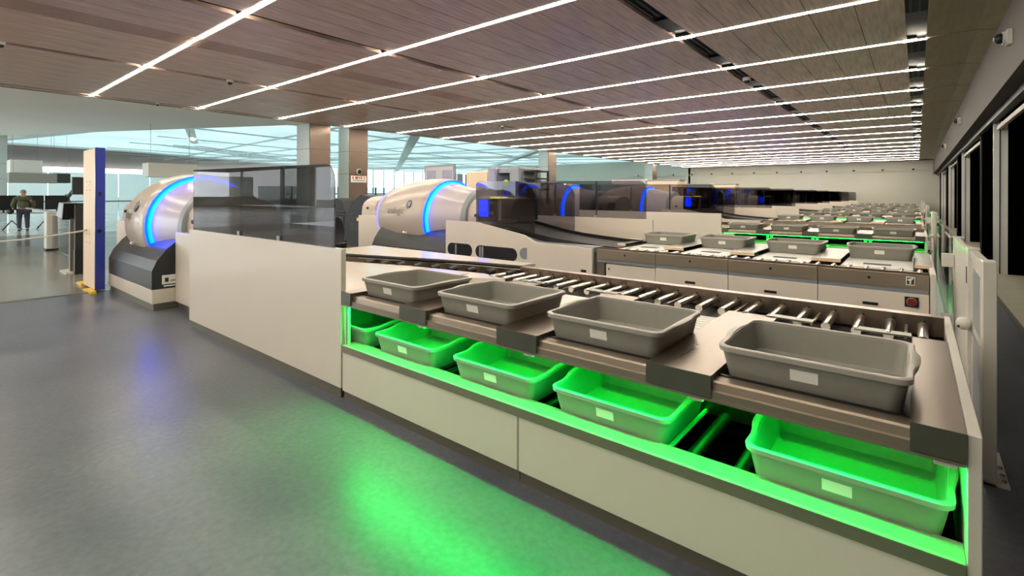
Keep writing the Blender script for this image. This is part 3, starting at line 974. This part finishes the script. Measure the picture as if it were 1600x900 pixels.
    for (x0, x1, z0, z1) in ((-4.74, -4.66, 0.455, 0.49), (-3.84, -3.75, 0.5, 0.54)):
        MB().box(x0 + ox, x1 + ox, -0.003, 0.0, z0, z1).build('socket', 'black', hs)
    MB().box(-4.73 + ox, -4.68 + ox, -0.003, 0.0, 0.51, 0.54).build('socket_mark', 'print_grey', hs)
    B('housing_top', 'collar', -4.9, -3.655, 0.05, 0.5, 0.80, 0.87)
    # belt rising into the tunnel
    prof = [(-5.96, 1.12), (-5.5, 1.10), (-4.9, 0.985), (-4.5, 0.93), (-4.1, 0.90), (-3.7, 0.875), (-3.4, 0.865)]
    bt = [(x + ox, z) for x, z in prof] + [(x + ox, z - 0.09) for x, z in reversed(prof)]
    MB().prism(bt, 'y', 0.35, 1.15).build('black_belt', 'belt', t)
    bt = [(x + ox, z + 0.05) for x, z in prof] + [(x + ox, z - 0.06) for x, z in reversed(prof)]
    MB().prism(bt, 'y', 1.15, 1.18).build('belt_guard', 'black', t)
    B('far_table', 'white_panel', -5.6, -3.55, 1.2, 1.95, 0.80, 0.86)
    # dark glass hood
    hd = [(-6.0, 1.16), (-4.72, 1.0), (-4.72, 1.66), (-4.78, 1.76), (-4.9, 1.83), (-5.08, 1.865), (-5.9, 1.875), (-5.97, 1.86), (-6.0, 1.82)]
    hood = empty('exit_hood', (-5.4, Y + 0.02, 0))
    tag(hood, 'dark tinted glass hood over the tunnel exit of the %s lane' % nm, 'glass hood', 'tinted hoods over tunnel exits')
    q = 5.4
    MB().prism([(x + q, z) for x, z in hd], 'y', 0.0, 0.012).build('near_pane', 'tinted_light', hood)
    MB().prism([(x + q, z) for x, z in hd], 'y', 1.2, 1.212).build('far_pane', 'tinted_light', hood)
    if idx < 3:
        MB().box(-6.0 + q, -5.52 + q, 0.04, 1.18, 1.17, 1.57).build('hood_box', 'black', hood)
        MB().box(-5.95 + q, -5.75 + q, 0.02, 0.04, 1.26, 1.55).build('blue_window', 'blue_screen', hood)
        for zz in (1.3, 1.48):
            MB().box(-5.70 + q, -5.62 + q, 0.02, 0.04, zz, zz + 0.05).build('hinge', 'white_metal', hood)
        MB().box(-5.66 + q, -5.42 + q, -0.004, 0.0, 1.575, 1.61).build('warning_label', 'sticker_y', hood)
        MB().box(-5.50 + q, -5.45 + q, 0.02, 0.04, 1.2, 1.55).build('white_strip', 'white_metal', hood)
    for k, x in enumerate(reversed(BINX)):
        place_bin(x, Y + 1.62, 0.852, 'grey tray on top of the %s conveyor from the camera, %s' % (nm, BORD[k]), 'grey trays on the conveyors')

# ------------------------------------------------------------------ partition with tinted glass
def partition(Y, x0, x1, label, cl, tint='tinted', gx0=None):
    t = empty('lane_partition', ((x0 + x1) / 2, Y, 0))
    ox = -(x0 + x1) / 2
    MB().bbox(x0 + ox, x1 + ox, 0, 0.045, 0.085, 1.205, 0.003).build('white_board', 'white_panel', t)
    MB().box(x0 + ox, x1 + ox - .02, 0.015, 0.04, 0.0, 0.085).build('plinth', 'plinth', t)
    g0 = x0 if gx0 is None else gx0
    g1 = x1 - 0.13
    r = 0.14
    pts = [(g0, 1.2), (g1, 1.2), (g1, 1.9 - r)] + [(g1 - r + r * math.cos(a), 1.9 - r + r * math.sin(a)) for a in (PI / 8, PI / 4, 3 * PI / 8, PI / 2)] + [(g0, 1.94)]
    mid = (g0 + g1) / 2
    MB().prism([(x + ox, z) for x, z in pts], 'y', 0.015, 0.027).build('glass_pane', tint, t)
    for xx in (g0 + (g1 - g0) * 0.42, g0 + (g1 - g0) * 0.70):
        MB().box(xx + ox - 0.01, xx + ox + 0.01, 0.03, 0.05, 1.2, 1.9).build('glass_post', 'collar', t)
        MB().box(xx + ox - 0.03, xx + ox + 0.03, 0.005, 0.04, 1.2, 1.25).build('clamp', 'collar', t)
    tag(t, label, 'partition', cl)
    return t

# ------------------------------------------------------------------ scanner
SR = [(-2.0, 0.52), (-1.92, 0.565), (-1.65, 0.665), (-1.3, 0.75), (-0.9, 0.812), (-0.5, 0.838), (-0.15, 0.835), (0.0, 0.815)]
AZ = 1.14
def shell_r(x):
    for (a, ra), (b, rb) in zip(SR[:-1], SR[1:]):
        if a <= x <= b: return ra + (rb - ra) * (x - a) / (b - a)
    return 0.8
def make_scanner():
    t = empty('ct_scanner')
    MB().box(-1.5, 0.85, -0.9, 0.9, 0.0, 0.10).build('plinth', 'plinth', t)
    MB().bbox(-1.5, 0.85, -0.92, 0.92, 0.10, 0.30, 0.01).build('base_skirt', 'white_panel', t)
    cr = [(-0.92, 0.30), (-0.92, 0.56), (-0.86, 0.70), (-0.74, 0.86), (-0.58, 1.0), (-0.4, 1.06), (0.4, 1.06), (0.58, 1.0), (0.74, 0.86), (0.86, 0.70), (0.92, 0.56), (0.92, 0.30)]
    MB().prism(cr, 'x', -1.5, 0.85).build('cradle', 'cradle', t)
    sh = MB().lathe_x(SR + [(0.02, 0.80), (0.02, 0.74)], 0, AZ, 64).build('barrel_shell', 'scanner_white', t, True)
    # groove and light ring
    MB().lathe_x([(0.02, 0.803), (0.05, 0.803), (0.055, 0.775), (0.03, 0.765)], 0, AZ, 64, caps=False).build('blue_ring', 'blue_core', t, True)
    MB().lathe_x([(0.03, 0.768), (0.085, 0.745), (0.10, 0.73)], 0, AZ, 64, caps=False).build('cyan_ring', 'cyan_core', t, True)
    MB().lathe_x([(0.02, 0.75), (0.12, 0.725), (0.3, 0.685), (0.6, 0.63), (0.9, 0.595)], 0, AZ, 64).build('cone', 'scanner_cone', t, True)
    MB().lathe_x([(0.88, 0.61), (0.9, 0.63), (1.0, 0.61), (1.02, 0.58)], 0, AZ, 64).build('collar', 'collar', t, True)
    MB().lathe_x([(-1.78, 0.622), (-1.66, 0.668), (-1.65, 0.65)], 0, AZ, 64, caps=False).build('rear_light_band', 'violet', t, True)
    # hoods
    def hood(name, x0, x1, taper):
        def ring(x, k):
            pts = []
            for i in range(13):
                a = PI * i / 12
                pts.append((x, 0.54 * k * math.cos(a) if True else 0, AZ + 0.06 + (0.42 * k) * math.sin(a) ** 0.7))
            pts += [(x, -0.54 * k, 1.095), (x, 0.54 * k, 1.095)]
            return pts
        r = [ring(x0, 1), ring(x1, taper)]
        if x1 < x0: r.reverse()
        return MB().loft(r).build(name, 'scanner_white', t, True)
    h = hood('exit_tunnel', 1.0, 1.65, 0.93)
    MB().tube((1.22, -0.55, 1.25), (1.22, -0.52, 1.25), 0.03, 12).build('bolt', 'dark', h)
    MB().box(1.45, 1.64, -0.545, -0.50, 1.2, 1.42).build('hatch', 'collar', h)
    h = hood('entry_tunnel', -1.95, -2.5, 0.95)
    MB().tube((-2.25, -0.545, 1.32), (-2.25, -0.50, 1.32), 0.025, 12).build('bolt', 'dark', h)
    MB().box(-2.5, -1.5, -0.6, 0.6, 0.10, 1.15).build('entry_base', 'cabinet', t)
    for k in range(3):
        MB().box(-1.72, -1.50, -0.62, -0.60, 0.62 + 0.08 * k, 0.645 + 0.08 * k).build('vent_slit', 'black', t)
    # emblem and word on the near side
    def surf(x, z, off=0.004):
        r = shell_r(x)
        return -math.sqrt(max(r * r - (z - AZ) ** 2, 0)) - off
    ex, ez = -0.42, 1.44
    pts = [(ex + 0.075 * math.cos(2 * PI * i / 20), ez + 0.085 * math.sin(2 * PI * i / 20)) for i in range(20)]
    mb = MB()
    mb.loft([[(x, surf(x, z, 0.0), z) for x, z in pts], [(x, surf(x, z, 0.014), z) for x, z in pts]])
    mb.build('emblem', 'emblem', t)
    mb = MB()
    pts = [(ex + 0.02 + 0.035 * math.cos(2 * PI * i / 16), ez + 0.01 + 0.05 * math.sin(2 * PI * i / 16)) for i in range(16)]
    mb.loft([[(x, surf(x, z, 0.010), z) for x, z in pts], [(x, surf(x, z, 0.018), z) for x, z in pts]])
    mb.build('emblem_core', 'collar', t)
    me = text_mesh('analogic', 0.20)
    me.materials.clear()
    me.materials.append(MATS['print_grey'])
    for v in me.vertices:
        x = v.co.x - 0.86
        z = v.co.y + 1.30
        v.co = Vector((x, surf(x, z, 0.003), z))
    put('lettering', me, t)
    # data plate low on the cradle side
    d = MB().box(0.85, 0.853, -0.80, -0.60, 0.36, 0.49).build('data_plate', 'label', t)
    MB().box(0.853, 0.855, -0.765, -0.72, 0.39, 0.45).build('code_patch', 'bulk_dark', d)
    MB().box(0.853, 0.855, -0.70, -0.62, 0.40, 0.412).build('print_line', 'bulk_dark', d)
    MB().box(0.85, 0.853, -0.57, -0.47, 0.455, 0.475).build('small_plate', 'label', d)
    MB().box(0.85, 0.853, -0.78, -0.64, 0.325, 0.345).build('small_plate', 'label', d)
    MB().tube((-0.55, -0.83, 0.86), (-0.45, -0.83, 0.86), 0.022, 8).build('latch', 'silver', t, True)
    return t
scan0 = make_scanner()
SA_X, SB_X = -9.1, -7.62
first = True
scpos = []
for i in range(5):
    scpos.append((SA_X if i == 0 else -8.2, 3.06 + 10 * i, LANEW[i]))
    scpos.append((SB_X, 7.27 + 10 * i, LANEB[i]))
for i, (x, y, nm) in enumerate(scpos):
    o = scan0 if i == 0 else copy_tree(scan0)
    o.location = (x, y, 0)
    tag(o, 'white barrel-shaped scanner with glowing blue ring, belonging to the %s lane from the camera' % nm, 'scanner', 'ct scanners, one per lane')
# white box that follows the first scanner
t = tag(MB().bbox(-8.24, -6.6, 2.42, 3.9, 0.1, 1.09, 0.006).build('exit_cabinet', 'white_panel'), 'white cabinet right of the first scanner, under its tunnel', 'cabinet')
MB().box(-8.22, -6.6, 2.45, 3.9, 0, 0.1).build('plinth', 'plinth', t)

for i in range(5):
    lane_a(2.2 + 10 * i, i)
    lane_b(6.3 + 10 * i, i)
    if i == 0:
        partition(2.2, -6.98, -3.58, 'long glossy white partition with dark tinted glass on top, left of the nearest conveyor', 'white partitions with tinted glass', 'tinted', -6.9)
    else:
        partition(2.2 + 10 * i, -7.5, -3.58, 'white partition with tinted glass in front of the %s lane' % LANEW[i], 'white partitions with tinted glass', 'tinted_light')
    partition(8.4 + 10 * i, -7.2, -3.64, 'white partition with tinted glass on the far side of the %s lane' % LANEB[i], 'white partitions with tinted glass', 'tinted_light')

# ------------------------------------------------------------------ gates at the right end
def gate(Y, idx):
    t = empty('glass_gate', (0.325, Y, 0))
    MB().bbox(-0.03, 0.03, 0.0, 0.16, 0.0, 1.27, 0.003).build('near_post', 'white_metal', t)
    MB().box(-0.02, 0.02, 0.16, 1.0, 1.20, 1.25).build('top_rail', 'white_metal', t)
    MB().box(-0.012, 0.012, 0.16, 1.0, 0.12, 1.20).build('leaf', 'white_metal', t)
    for (a, b) in ((0.30, 0.85),):
        MB().box(-0.016, -0.012, a, b, 0.75, 1.14).build('inset_panel', 'collar', t)
        MB().box(-0.016, -0.012, a, b, 0.20, 0.70).build('inset_panel', 'collar', t)
    MB().bbox(-0.035, 0.035, 1.0, 1.22, 0.0, 1.26, 0.003).build('middle_post', 'white_metal', t)
    MB().box(-0.038, -0.035, 1.06, 1.12, 1.0, 1.12).build('slot', 'black', t)
    MB().box(-0.035, 0.0, 1.22, 2.6, 0.0, 1.24).build('post_board', 'white_metal', t)
    MB().bbox(-0.04, 0.04, 2.6, 2.78, 0.0, 1.24, 0.003).build('far_post', 'white_metal', t)
    for z in (0.95, 0.35):
        MB().box(-0.13, -0.04, 2.55, 2.70, z, z + 0.12).build('hinge', 'white_metal', t)
    MB().box(-0.008, 0.004, 2.8, 4.6, 0.05, 1.18).build('glass_leaf', 'clear', t)
    MB().box(-0.008, 0.004, 4.7, 9.6, 0.05, 1.18).build('glass_leaf', 'grey_glass', t)
    MB().ball((-0.06, 0.95, 0.72), 0.045, n=12, m=8).build('knob', 'white_metal', t, True)
    MB().box(-0.03, 0.085, -0.0, 0.5, 0.0, 0.012).build('foot_plate', 'white_metal', t)
    for yy in (0.05, 0.14, 0.24):
        MB().tube((0.065, yy, 0.012), (0.065, yy, 0.025), 0.012, 8).build('anchor_bolt', 'roller_steel', t)
    MB().box(0.031, 0.034, 0.03, 0.11, 1.17, 1.2).build('status_lamp', 'green_screen', t) if idx else None
    tag(t, '%s white metal gate post with glass leaf at the right end of the lanes' % ORD[idx], 'gate', 'gates along the right end of the lanes')
for i in range(5):
    gate(3.9 + 10 * i, i)

# ------------------------------------------------------------------ operator seats and clutter between first and second lane
def chair(x, y, rz, label, seatm):
    t = empty('office_chair', (x, y, 0))
    t.rotation_euler.z = rz
    MB().bbox(-0.25, 0.25, -0.24, 0.24, 0.46, 0.55, 0.03).build('seat', seatm, t, True)
    rg = []
    for k in range(7):
        z = 0.66 + 0.09 * k
        wv = [0.17, 0.21, 0.225, 0.225, 0.22, 0.20, 0.14][k]
        yy = 0.25 + 0.05 * math.sin(k / 6 * PI)
        rg.append([(-wv, yy - 0.03, z), (0, yy - 0.01, z), (wv, yy - 0.03, z), (wv, yy + 0.01, z), (0, yy + 0.04, z), (-wv, yy + 0.01, z)])
    MB().loft(rg).build('backrest', 'dark', t, True)
    MB().path([(0, 0.1, 0.44), (0, 0.28, 0.46), (0, 0.31, 0.75)], 0.02).build('back_stem', 'black', t, True)
    for sx in (-1, 1):
        MB().path([(sx * 0.25, 0.1, 0.47), (sx * 0.3, 0.1, 0.6), (sx * 0.29, 0.08, 0.7)], 0.016).build('arm_post', 'black', t, True)
        MB().bbox(sx * 0.29 - 0.04, sx * 0.29 + 0.04, -0.12, 0.16, 0.70, 0.73, 0.01).build('armrest', 'black', t)
    MB().tube((0, 0, 0.12), (0, 0, 0.46), 0.03).build('gas_lift', 'black', t, True)
    for k in range(5):
        a = 2 * PI * k / 5
        q = MB().path([(0, 0, 0.13), (0.18 * math.cos(a), 0.18 * math.sin(a), 0.10), (0.3 * math.cos(a), 0.3 * math.sin(a), 0.08)], 0.02)
        lg = q.build('leg', 'black', t, True)
        MB().tube((0.3 * math.cos(a), 0.3 * math.sin(a) - 0.02, 0.035), (0.3 * math.cos(a), 0.3 * math.sin(a) + 0.02, 0.035), 0.035, 12).build('caster', 'black', lg, True)
    tag(t, label, 'chair')
chair(-8.6, 5.0, 0.7, 'office chair with dark mesh back and red seat behind the tinted glass', 'red_fabric')
for i, (x, y) in enumerate([(-7.9, 15.2)]):
    chair(x, y, 2.5, 'dark office chair behind the third lane partition', 'dark')

def monitor(x, y, z, rz, label, grp, m='black', wd=0.52, ht=0.32):
    t = empty('monitor', (x, y, z))
    t.rotation_euler.z = rz
    MB().box(-wd / 2, wd / 2, -0.02, 0.02, 0.12, 0.12 + ht).build('housing', 'black', t)
    MB().box(-wd / 2 + 0.015, wd / 2 - 0.015, -0.022, -0.02, 0.135, 0.105 + ht).build('screen', m, t)
    MB().box(-0.03, 0.03, 0.0, 0.03, 0.0, 0.2).build('stand', 'dark', t)
    MB().box(-0.12, 0.12, -0.08, 0.08, 0, 0.015).build('foot', 'dark', t)
    tag(t, label, 'monitor', grp)
# operator desk with equipment
def desk(x, y, label):
    t = empty('operator_desk', (x, y, 0))
    MB().bbox(-0.8, 0.8, -0.35, 0.35, 0.72, 0.76, 0.01).build('top', 'cabinet', t)
    for sx in (-0.74, 0.74):
        for sy in (-0.28, 0.28):
            MB().box(sx - 0.025, sx + 0.025, sy - 0.025, sy + 0.025, 0, 0.72).build('leg', 'slot_bar', t)
    MB().box(-0.7, 0.7, 0.28, 0.3, 0.3, 0.7).build('modesty_board', 'cabinet', t)
    tag(t, label, 'desk', 'operator desks between the lanes')
desk(-10.6, 5.6, 'white operator desk seen dimly through the first tinted glass')
monitor(-10.9, 5.55, 0.76, -0.9, 'left monitor on the desk behind the first tinted glass', 'operator monitors')
monitor(-10.3, 5.6, 0.76, -0.7, 'right monitor on the desk behind the first tinted glass', 'operator monitors')

# black mobile equipment with cables by the second scanner
t = empty('equipment_trolley', (-9.35, 5.55, 0))
MB().bbox(-0.25, 0.25, -0.2, 0.2, 0.12, 0.72, 0.03).build('case', 'dark', t)
MB().path([(-0.24, 0, 0.72), (-0.25, 0, 1.2), (-0.2, 0, 1.28), (0.45, 0.0, 1.28)], 0.02).build('handle_frame', 'black', t, True)
MB().path([(-0.24, -0.05, 1.0), (-0.1, -0.08, 0.98), (-0.16, -0.1, 0.86), (-0.28, -0.08, 0.80), (-0.2, -0.1, 0.72)], 0.018).build('cable', 'black', t, True)
MB().path([(0.02 + 0.1 * math.cos(a * PI / 6), -0.21, 0.55 + 0.12 * math.sin(a * PI / 6)) for a in range(12)], 0.008).build('cable_loop', 'collar', t, True)
for sx in (-0.2, 0.2):
    MB().tube((sx, -0.18, 0.06), (sx, 0.18, 0.06), 0.06, 14).build('wheel', 'black', t, True)
tag(t, 'black wheeled equipment case with cables between red chair and second scanner', 'trolley')

# dark machines in the background between second scanner and column
def machine(x, y, wx, wy, h, m, label, extra=False):
    t = empty('inspection_machine', (x, y, 0))
    MB().bbox(-wx / 2, wx / 2, -wy / 2, wy / 2, 0.0, h * 0.62, 0.03).build('body', m, t)
    MB().prism([(-wx / 2, h * 0.62), (wx / 2, h * 0.62), (wx * 0.3, h * 0.95), (-wx * 0.05, h), (-wx * 0.35, h * 0.85)], 'y', -wy * 0.4, wy * 0.4).build('cover', m, t)
    if extra:
        MB().box(-0.14, 0.14, -wy / 2 - 0.01, -wy / 2, h * 0.5, h * 0.56).build('warning_label', 'sticker_y', t)
    MB().box(-wx * 0.3, wx * 0.3, -wy / 2 - 0.012, -wy / 2, h * 0.3, h * 0.45).build('front_hatch', 'slot_bar', t)
    tag(t, label, 'machine', 'dark inspection machines in the background')
machine(-13.3, 9.3, 1.7, 1.0, 1.62, 'dark', 'black machine with yellow label left behind the second scanner', True)
machine(-15.4, 9.6, 1.5, 1.0, 1.5, 'dark', 'black machine behind the tinted glass left of the yellow-labelled one')
machine(-19.5, 15.0, 2.4, 1.2, 1.6, 'dark', 'dark machine standing before the bright far windows')
machine(-24.5, 22.0, 3.0, 1.2, 1.6, 'bulk_dark', 'long dark machine farther along the bright windows')

BX, PX = -11.42, -9.33
# body-scanner style portal and boards in the outer hall, above the second scanner
t = empty('notice_board', (BX, 10.4, 0))
MB().box(-0.68, 0.68, -0.03, 0.03, 0.6, 2.55).build('board', 'collar', t)
MB().box(-0.62, 0.62, -0.035, -0.03, 0.7, 2.49).build('face', 'scanner_cone', t)
for sx in (-0.36, 0.36):
    MB().box(sx - 0.2, sx + 0.2, -0.045, -0.035, 1.8, 2.38).build('grey_patch', 'lilac', t)
for sx in (-0.6, 0.6):
    MB().box(sx - 0.03, sx + 0.03, -0.2, 0.2, 0, 0.6).build('leg', 'slot_bar', t)
tag(t, 'lilac-grey upright board with two darker patches behind the second scanner', 'board')
t = empty('portal_scanner', (PX, 10.8, 0))
MB().bbox(-0.86, 0.0, -0.5, 0.5, 0.0, 2.30, 0.03).build('beige_side', 'cream', t)
MB().bbox(0.0, 0.31, -0.52, 0.52, 0.0, 2.40, 0.04).build('blue_grey_post', 'lilac', t)
MB().box(0.31, 0.77, -0.4, 0.4, 2.24, 2.36).build('head_beam', 'collar', t)
MB().bbox(0.77, 1.15, -0.5, 0.5, 0.0, 2.38, 0.04).build('grey_post', 'collar', t)
for zz in (1.75, 2.05, 2.25):
    MB().box(1.15, 1.55, -0.3, 0.3, zz, zz + 0.04).build('shelf_bracket', 'dark', t)
for yy in (-0.3, 0.25):
    MB().box(1.5, 1.55, yy, yy + 0.05, 1.5, 2.29).build('side_frame', 'dark', t)
MB().tube((0.62, -0.45, 1.95), (0.62, -0.40, 1.95), 0.10, 16).build('yellow_disc', 'hivis', t, True)
MB().box(0.5, 0.55, -0.2, -0.14, 1.2, 2.24).build('inner_bar', 'dark', t)
tag(t, 'beige and grey walk-through portal with yellow disc behind the dark exit hood', 'portal')
for i, (x, y) in enumerate([(-9.0, 20.3), (-9.5, 30.3)]):
    t = empty('portal_scanner', (x, y, 0))
    MB().bbox(-1.5, 0.1, -0.5, 0.5, 0, 2.3, 0.03).build('side', 'collar' if i else 'scanner_cone', t)
    MB().bbox(0.15, 1.5, -0.5, 0.5, 0, 2.2, 0.03).build('beige_side', 'cream', t)
    MB().box(-1.5, 1.5, -0.3, 0.3, 2.2, 2.28).build('head_beam', 'collar', t)
    tag(t, '%s portal seen above the far partitions' % ('nearer pale grey and beige' if i == 0 else 'farther grey and beige'), 'portal')

# ------------------------------------------------------------------ left: upright portal post with blue face and yellow feet
t = empty('walk_through_post', (-10.98, 1.95, 0))
MB().bbox(-0.46, 0.42, 0.0, 0.12, 0.04, 2.40, 0.01).build('cream_side', 'cream', t)
MB().box(0.42, 0.46, -0.005, 0.125, 0.04, 2.41).build('blue_face', 'blue_face', t)
MB().tube((0.46, 0.05, 1.02), (0.47, 0.05, 1.02), 0.03, 16).build('socket', 'black', t, True)
MB().box(0.46, 0.466, 0.04, 0.07, 1.6, 1.67).build('sensor', 'black', t)
for yy in (-0.08,):
    MB().prism([(-0.1, 0.0), (0.60, 0.0), (0.60, 0.045), (0.15, 0.045)], 'y', yy, yy + 0.07).build('yellow_foot', 'yellow', t)
MB().prism([(-1.0, 0.0), (-0.46, 0.0), (-0.46, 0.05), (-0.75, 0.05)], 'y', -0.02, 0.12).build('yellow_foot', 'yellow', t)
for z in (0.8, 0.95, 1.7, 1.85):
    for xx in (-0.2, 0.05):
        MB().tube((xx, -0.004, z), (xx, 0.0, z), 0.01, 8).build('screw', 'print_grey', t)
tag(t, 'tall cream post with blue side and yellow feet left of the first scanner', 'security post')

# document kiosk and arm
t = empty('document_kiosk', (-13.6, 2.12, 0))
MB().box(-0.06, 0.06, -0.02, 0.10, 0.02, 1.12).build('stem', 'plinth', t)
MB().box(-0.35, 0.3, -0.12, 0.2, 0.0, 0.03).build('foot', 'white_metal', t)
MB().prism([(-0.75, 1.16), (-0.05, 1.12), (0.05, 1.42), (-0.45, 1.45)], 'y', -0.12, 0.16).build('reader', 'collar', t)
MB().prism([(-0.05, 1.10), (0.05, 1.10), (0.2, 1.44), (0.1, 1.44)], 'y', -0.14, 0.18).build('reader_edge', 'black', t)
MB().path([(-0.5, 0.05, 1.45), (-0.55, 0.05, 1.58), (-0.1, 0.05, 1.70), (0.0, 0.06, 1.76), (0.22, 0.06, 1.76)], 0.035).build('monitor_arm', 'black', t, True)
MB().box(0.2, 0.28, -0.02, 0.16, 1.62, 1.98).build('side_screen', 'dark', t)
MB().box(0.25, 0.42, 0.0, 0.16, 0.0, 0.5).build('black_box', 'black', t)
MB().box(0.34, 0.44, 0.0, 0.14, 0.5, 1.42).build('second_stem', 'dark', t)
tag(t, 'standing document reader with tilted screen and black monitor arm beside the cream post', 'kiosk')

t = empty('low_barrier', (-20, 2.6, 0))
MB().box(-4.0, 6.0, -0.05, 0.02, 1.10, 1.14).build('top_rail', 'bulk', t)
MB().box(0.3, 0.75, -0.12, 0.15, 0.0, 1.10).build('white_pillar', 'white_metal', t)
MB().box(0.28, 0.77, -0.14, 0.17, 0.0, 0.05).build('pillar_foot', 'black', t)
MB().box(0.75, 6.2, 0.0, 0.06, 0.05, 1.0).build('glass_panel', 'clear', t)
tag(t, 'low glass barrier with metal rail and white pillar left of the kiosk', 'barrier')
rope = MB()
pts = []
for k in range(13):
    u = k / 12
    pts.append((-10.9 - 7.5 * u, 1.9 + 0.05 * u - 1.4 * u, 1.02 - 0.9 * u * (1 - 0.35 * u) ))
o = MB().path(pts, 0.016, 6).build('cord', 'tape', None, True)
tag(o, 'pale cord running from the cream post down to the left', 'cord')

# consoles, monitors and the standing man far left
t = empty('console_desk', (-31.5, 3.5, 0))
MB().box(-0.4, 0.4, -2.2, 1.3, 0.70, 0.76).build('top', 'white_metal', t)
for yy in (-1.8, -0.6, 0.5, 1.2):
    MB().path([(0.3, yy - 0.3, 0.02), (0.0, yy, 0.4), (0.3, yy + 0.3, 0.02)], 0.03).build('leg', 'black', t, True)
MB().box(-0.35, -0.25, 1.25, 1.4, 0.0, 1.6).build('end_board', 'bulk', t)
tag(t, 'long white console table with dark trestle legs in the far left', 'desk')
for k in range(4):
    monitor(-31.3, 1.75 + 0.88 * k, 0.76, PI / 2, 'wide black monitor on the far console, %s from the left' % ['first', 'second', 'third', 'fourth'][k], 'black monitors on the far console', 'black', 0.84, 0.66)
for k, (yy, zz, a) in enumerate([(1.95, 1.2, 0.16), (4.25, 1.2, 0.2)]):
    pass

def person():
    t = empty('person', (-30.0, 3.12, 0))
    def skin(name, m, verts, edges, rad, parent, sub=2):
        me = bpy.data.meshes.new(name)
        me.from_pydata(verts, edges, [])
        o = bpy.data.objects.new(name, me)
        COL.objects.link(o)
        md = o.modifiers.new('skin', 'SKIN')
        md.use_smooth_shade = True
        for i, sv in enumerate(me.skin_vertices[0].data):
            sv.radius = (rad[i], rad[i])
            sv.use_root = i == 0
        sb = o.modifiers.new('sub', 'SUBSURF')
        sb.levels = sb.render_levels = sub
        dg = bpy.context.evaluated_depsgraph_get()
        m2 = bpy.data.meshes.new_from_object(o.evaluated_get(dg))
        bpy.data.objects.remove(o)
        m2.materials.clear()
        m2.materials.append(MATS[m])
        return put(name, m2, parent)
    # body faces -X (towards the screens), seen from behind; left/right along Y
    V = [(0, 0, 0.98), (-0.01, 0, 1.15), (0.0, 0, 1.35), (0.02, 0, 1.47), (-0.02, 0, 1.56), (-0.04, 0, 1.66), (-0.05, 0, 1.74)]
    E = [(0, 1), (1, 2), (2, 3), (3, 4), (4, 5), (5, 6)]
    Rr = [0.15, 0.15, 0.17, 0.12, 0.06, 0.095, 0.07]
    def limb(start, pts, rads):
        i0 = start
        for p, r in zip(pts, rads):
            V.append(p)
            Rr.append(r)
            E.append((i0, len(V) - 1))
            i0 = len(V) - 1
        return i0
    for sy in (-1, 1):
        limb(0, [(0, sy * 0.10, 0.9), (-0.02, sy * 0.12, 0.5), (0.03, sy * 0.13, 0.09), (-0.1, sy * 0.14, 0.05)], [0.10, 0.065, 0.045, 0.04])
        e = limb(3, [(0.0, sy * 0.20, 1.42), (0.03, sy * 0.30, 1.17), (-0.16 - 0.04 * sy, sy * 0.30, 1.0)], [0.075, 0.055, 0.042])
    skin('body', 'skin', V, E, Rr, t)
    # jacket
    V2 = [(0, 0, 0.94), (-0.01, 0, 1.15), (0.0, 0, 1.34), (0.02, 0, 1.47), (0.0, 0, 1.53)]
    E2 = [(0, 1), (1, 2), (2, 3), (3, 4)]
    R2 = [0.20, 0.20, 0.22, 0.15, 0.08]
    for sy in (-1, 1):
        i = len(V2)
        V2 += [(0.0, sy * 0.22, 1.42), (0.03, sy * 0.33, 1.17), (-0.12 - 0.04 * sy, sy * 0.32, 1.03)]
        R2 += [0.105, 0.08, 0.065]
        E2 += [(3, i), (i, i + 1), (i + 1, i + 2)]
    skin('jacket', 'jacket', V2, E2, R2, t)
    V3 = [(0, 0, 0.95)]
    E3, R3 = [], [0.17]
    for sy in (-1, 1):
        i = len(V3)
        V3 += [(0, sy * 0.11, 0.86), (-0.02, sy * 0.125, 0.5), (0.03, sy * 0.13, 0.1)]
        R3 += [0.125, 0.09, 0.075]
        E3 += [(0, i), (i, i + 1), (i + 1, i + 2)]
    skin('trousers', 'trousers', V3, E3, R3, t)
    MB().ball((-0.045, 0, 1.715), 0.108, 0.098, 0.085, 14, 8).build('hair', 'hair', t, True)
    for sy in (-1, 1):
        MB().ball((-0.05, sy * 0.132, 0.04), 0.14, 0.055, 0.045).build('shoe', 'black', t, True)
        MB().ball((-0.05, sy * 0.095, 1.65), 0.02, 0.012, 0.035).build('ear', 'skin', t, True)
        hx, hy, hz = -0.20 - 0.05 * sy, sy * 0.30, 0.985
        MB().ball((hx, hy, hz), 0.05, 0.03, 0.04).build('palm', 'skin', t, True)
        for f in range(4):
            MB().path([(hx - 0.03, hy - 0.03 + 0.02 * f, hz), (hx - 0.075, hy - 0.03 + 0.02 * f, hz - 0.01), (hx - 0.10, hy - 0.03 + 0.02 * f, hz - 0.035)], 0.009, 6).build('finger', 'skin', t, True)
        MB().path([(hx, hy - sy * 0.03, hz), (hx - 0.04, hy - sy * 0.055, hz - 0.01)], 0.011, 6).build('thumb', 'skin', t, True)
    for sy in (-1, 1):
        MB().ball((-0.14, sy * 0.035, 1.665), 0.012).build('eye', 'black', t, True)
    MB().ball((-0.15, 0, 1.63), 0.02, 0.014, 0.025).build('nose', 'skin', t, True)
    MB().box(-0.142, -0.132, -0.025, 0.025, 1.59, 1.597).build('mouth', 'red_sign', t)
    tag(t, 'man in olive jacket and grey trousers, back turned, at the far screens', 'person')
    b = MB()
    b.ball((-29.95, 2.72, 0.86), 0.16, 0.12, 0.12, 12, 8)
    o = b.build('shoulder_bag', 'black', None, True)
    tag(o, 'small black bag held at the left side of the standing man', 'bag')
person()
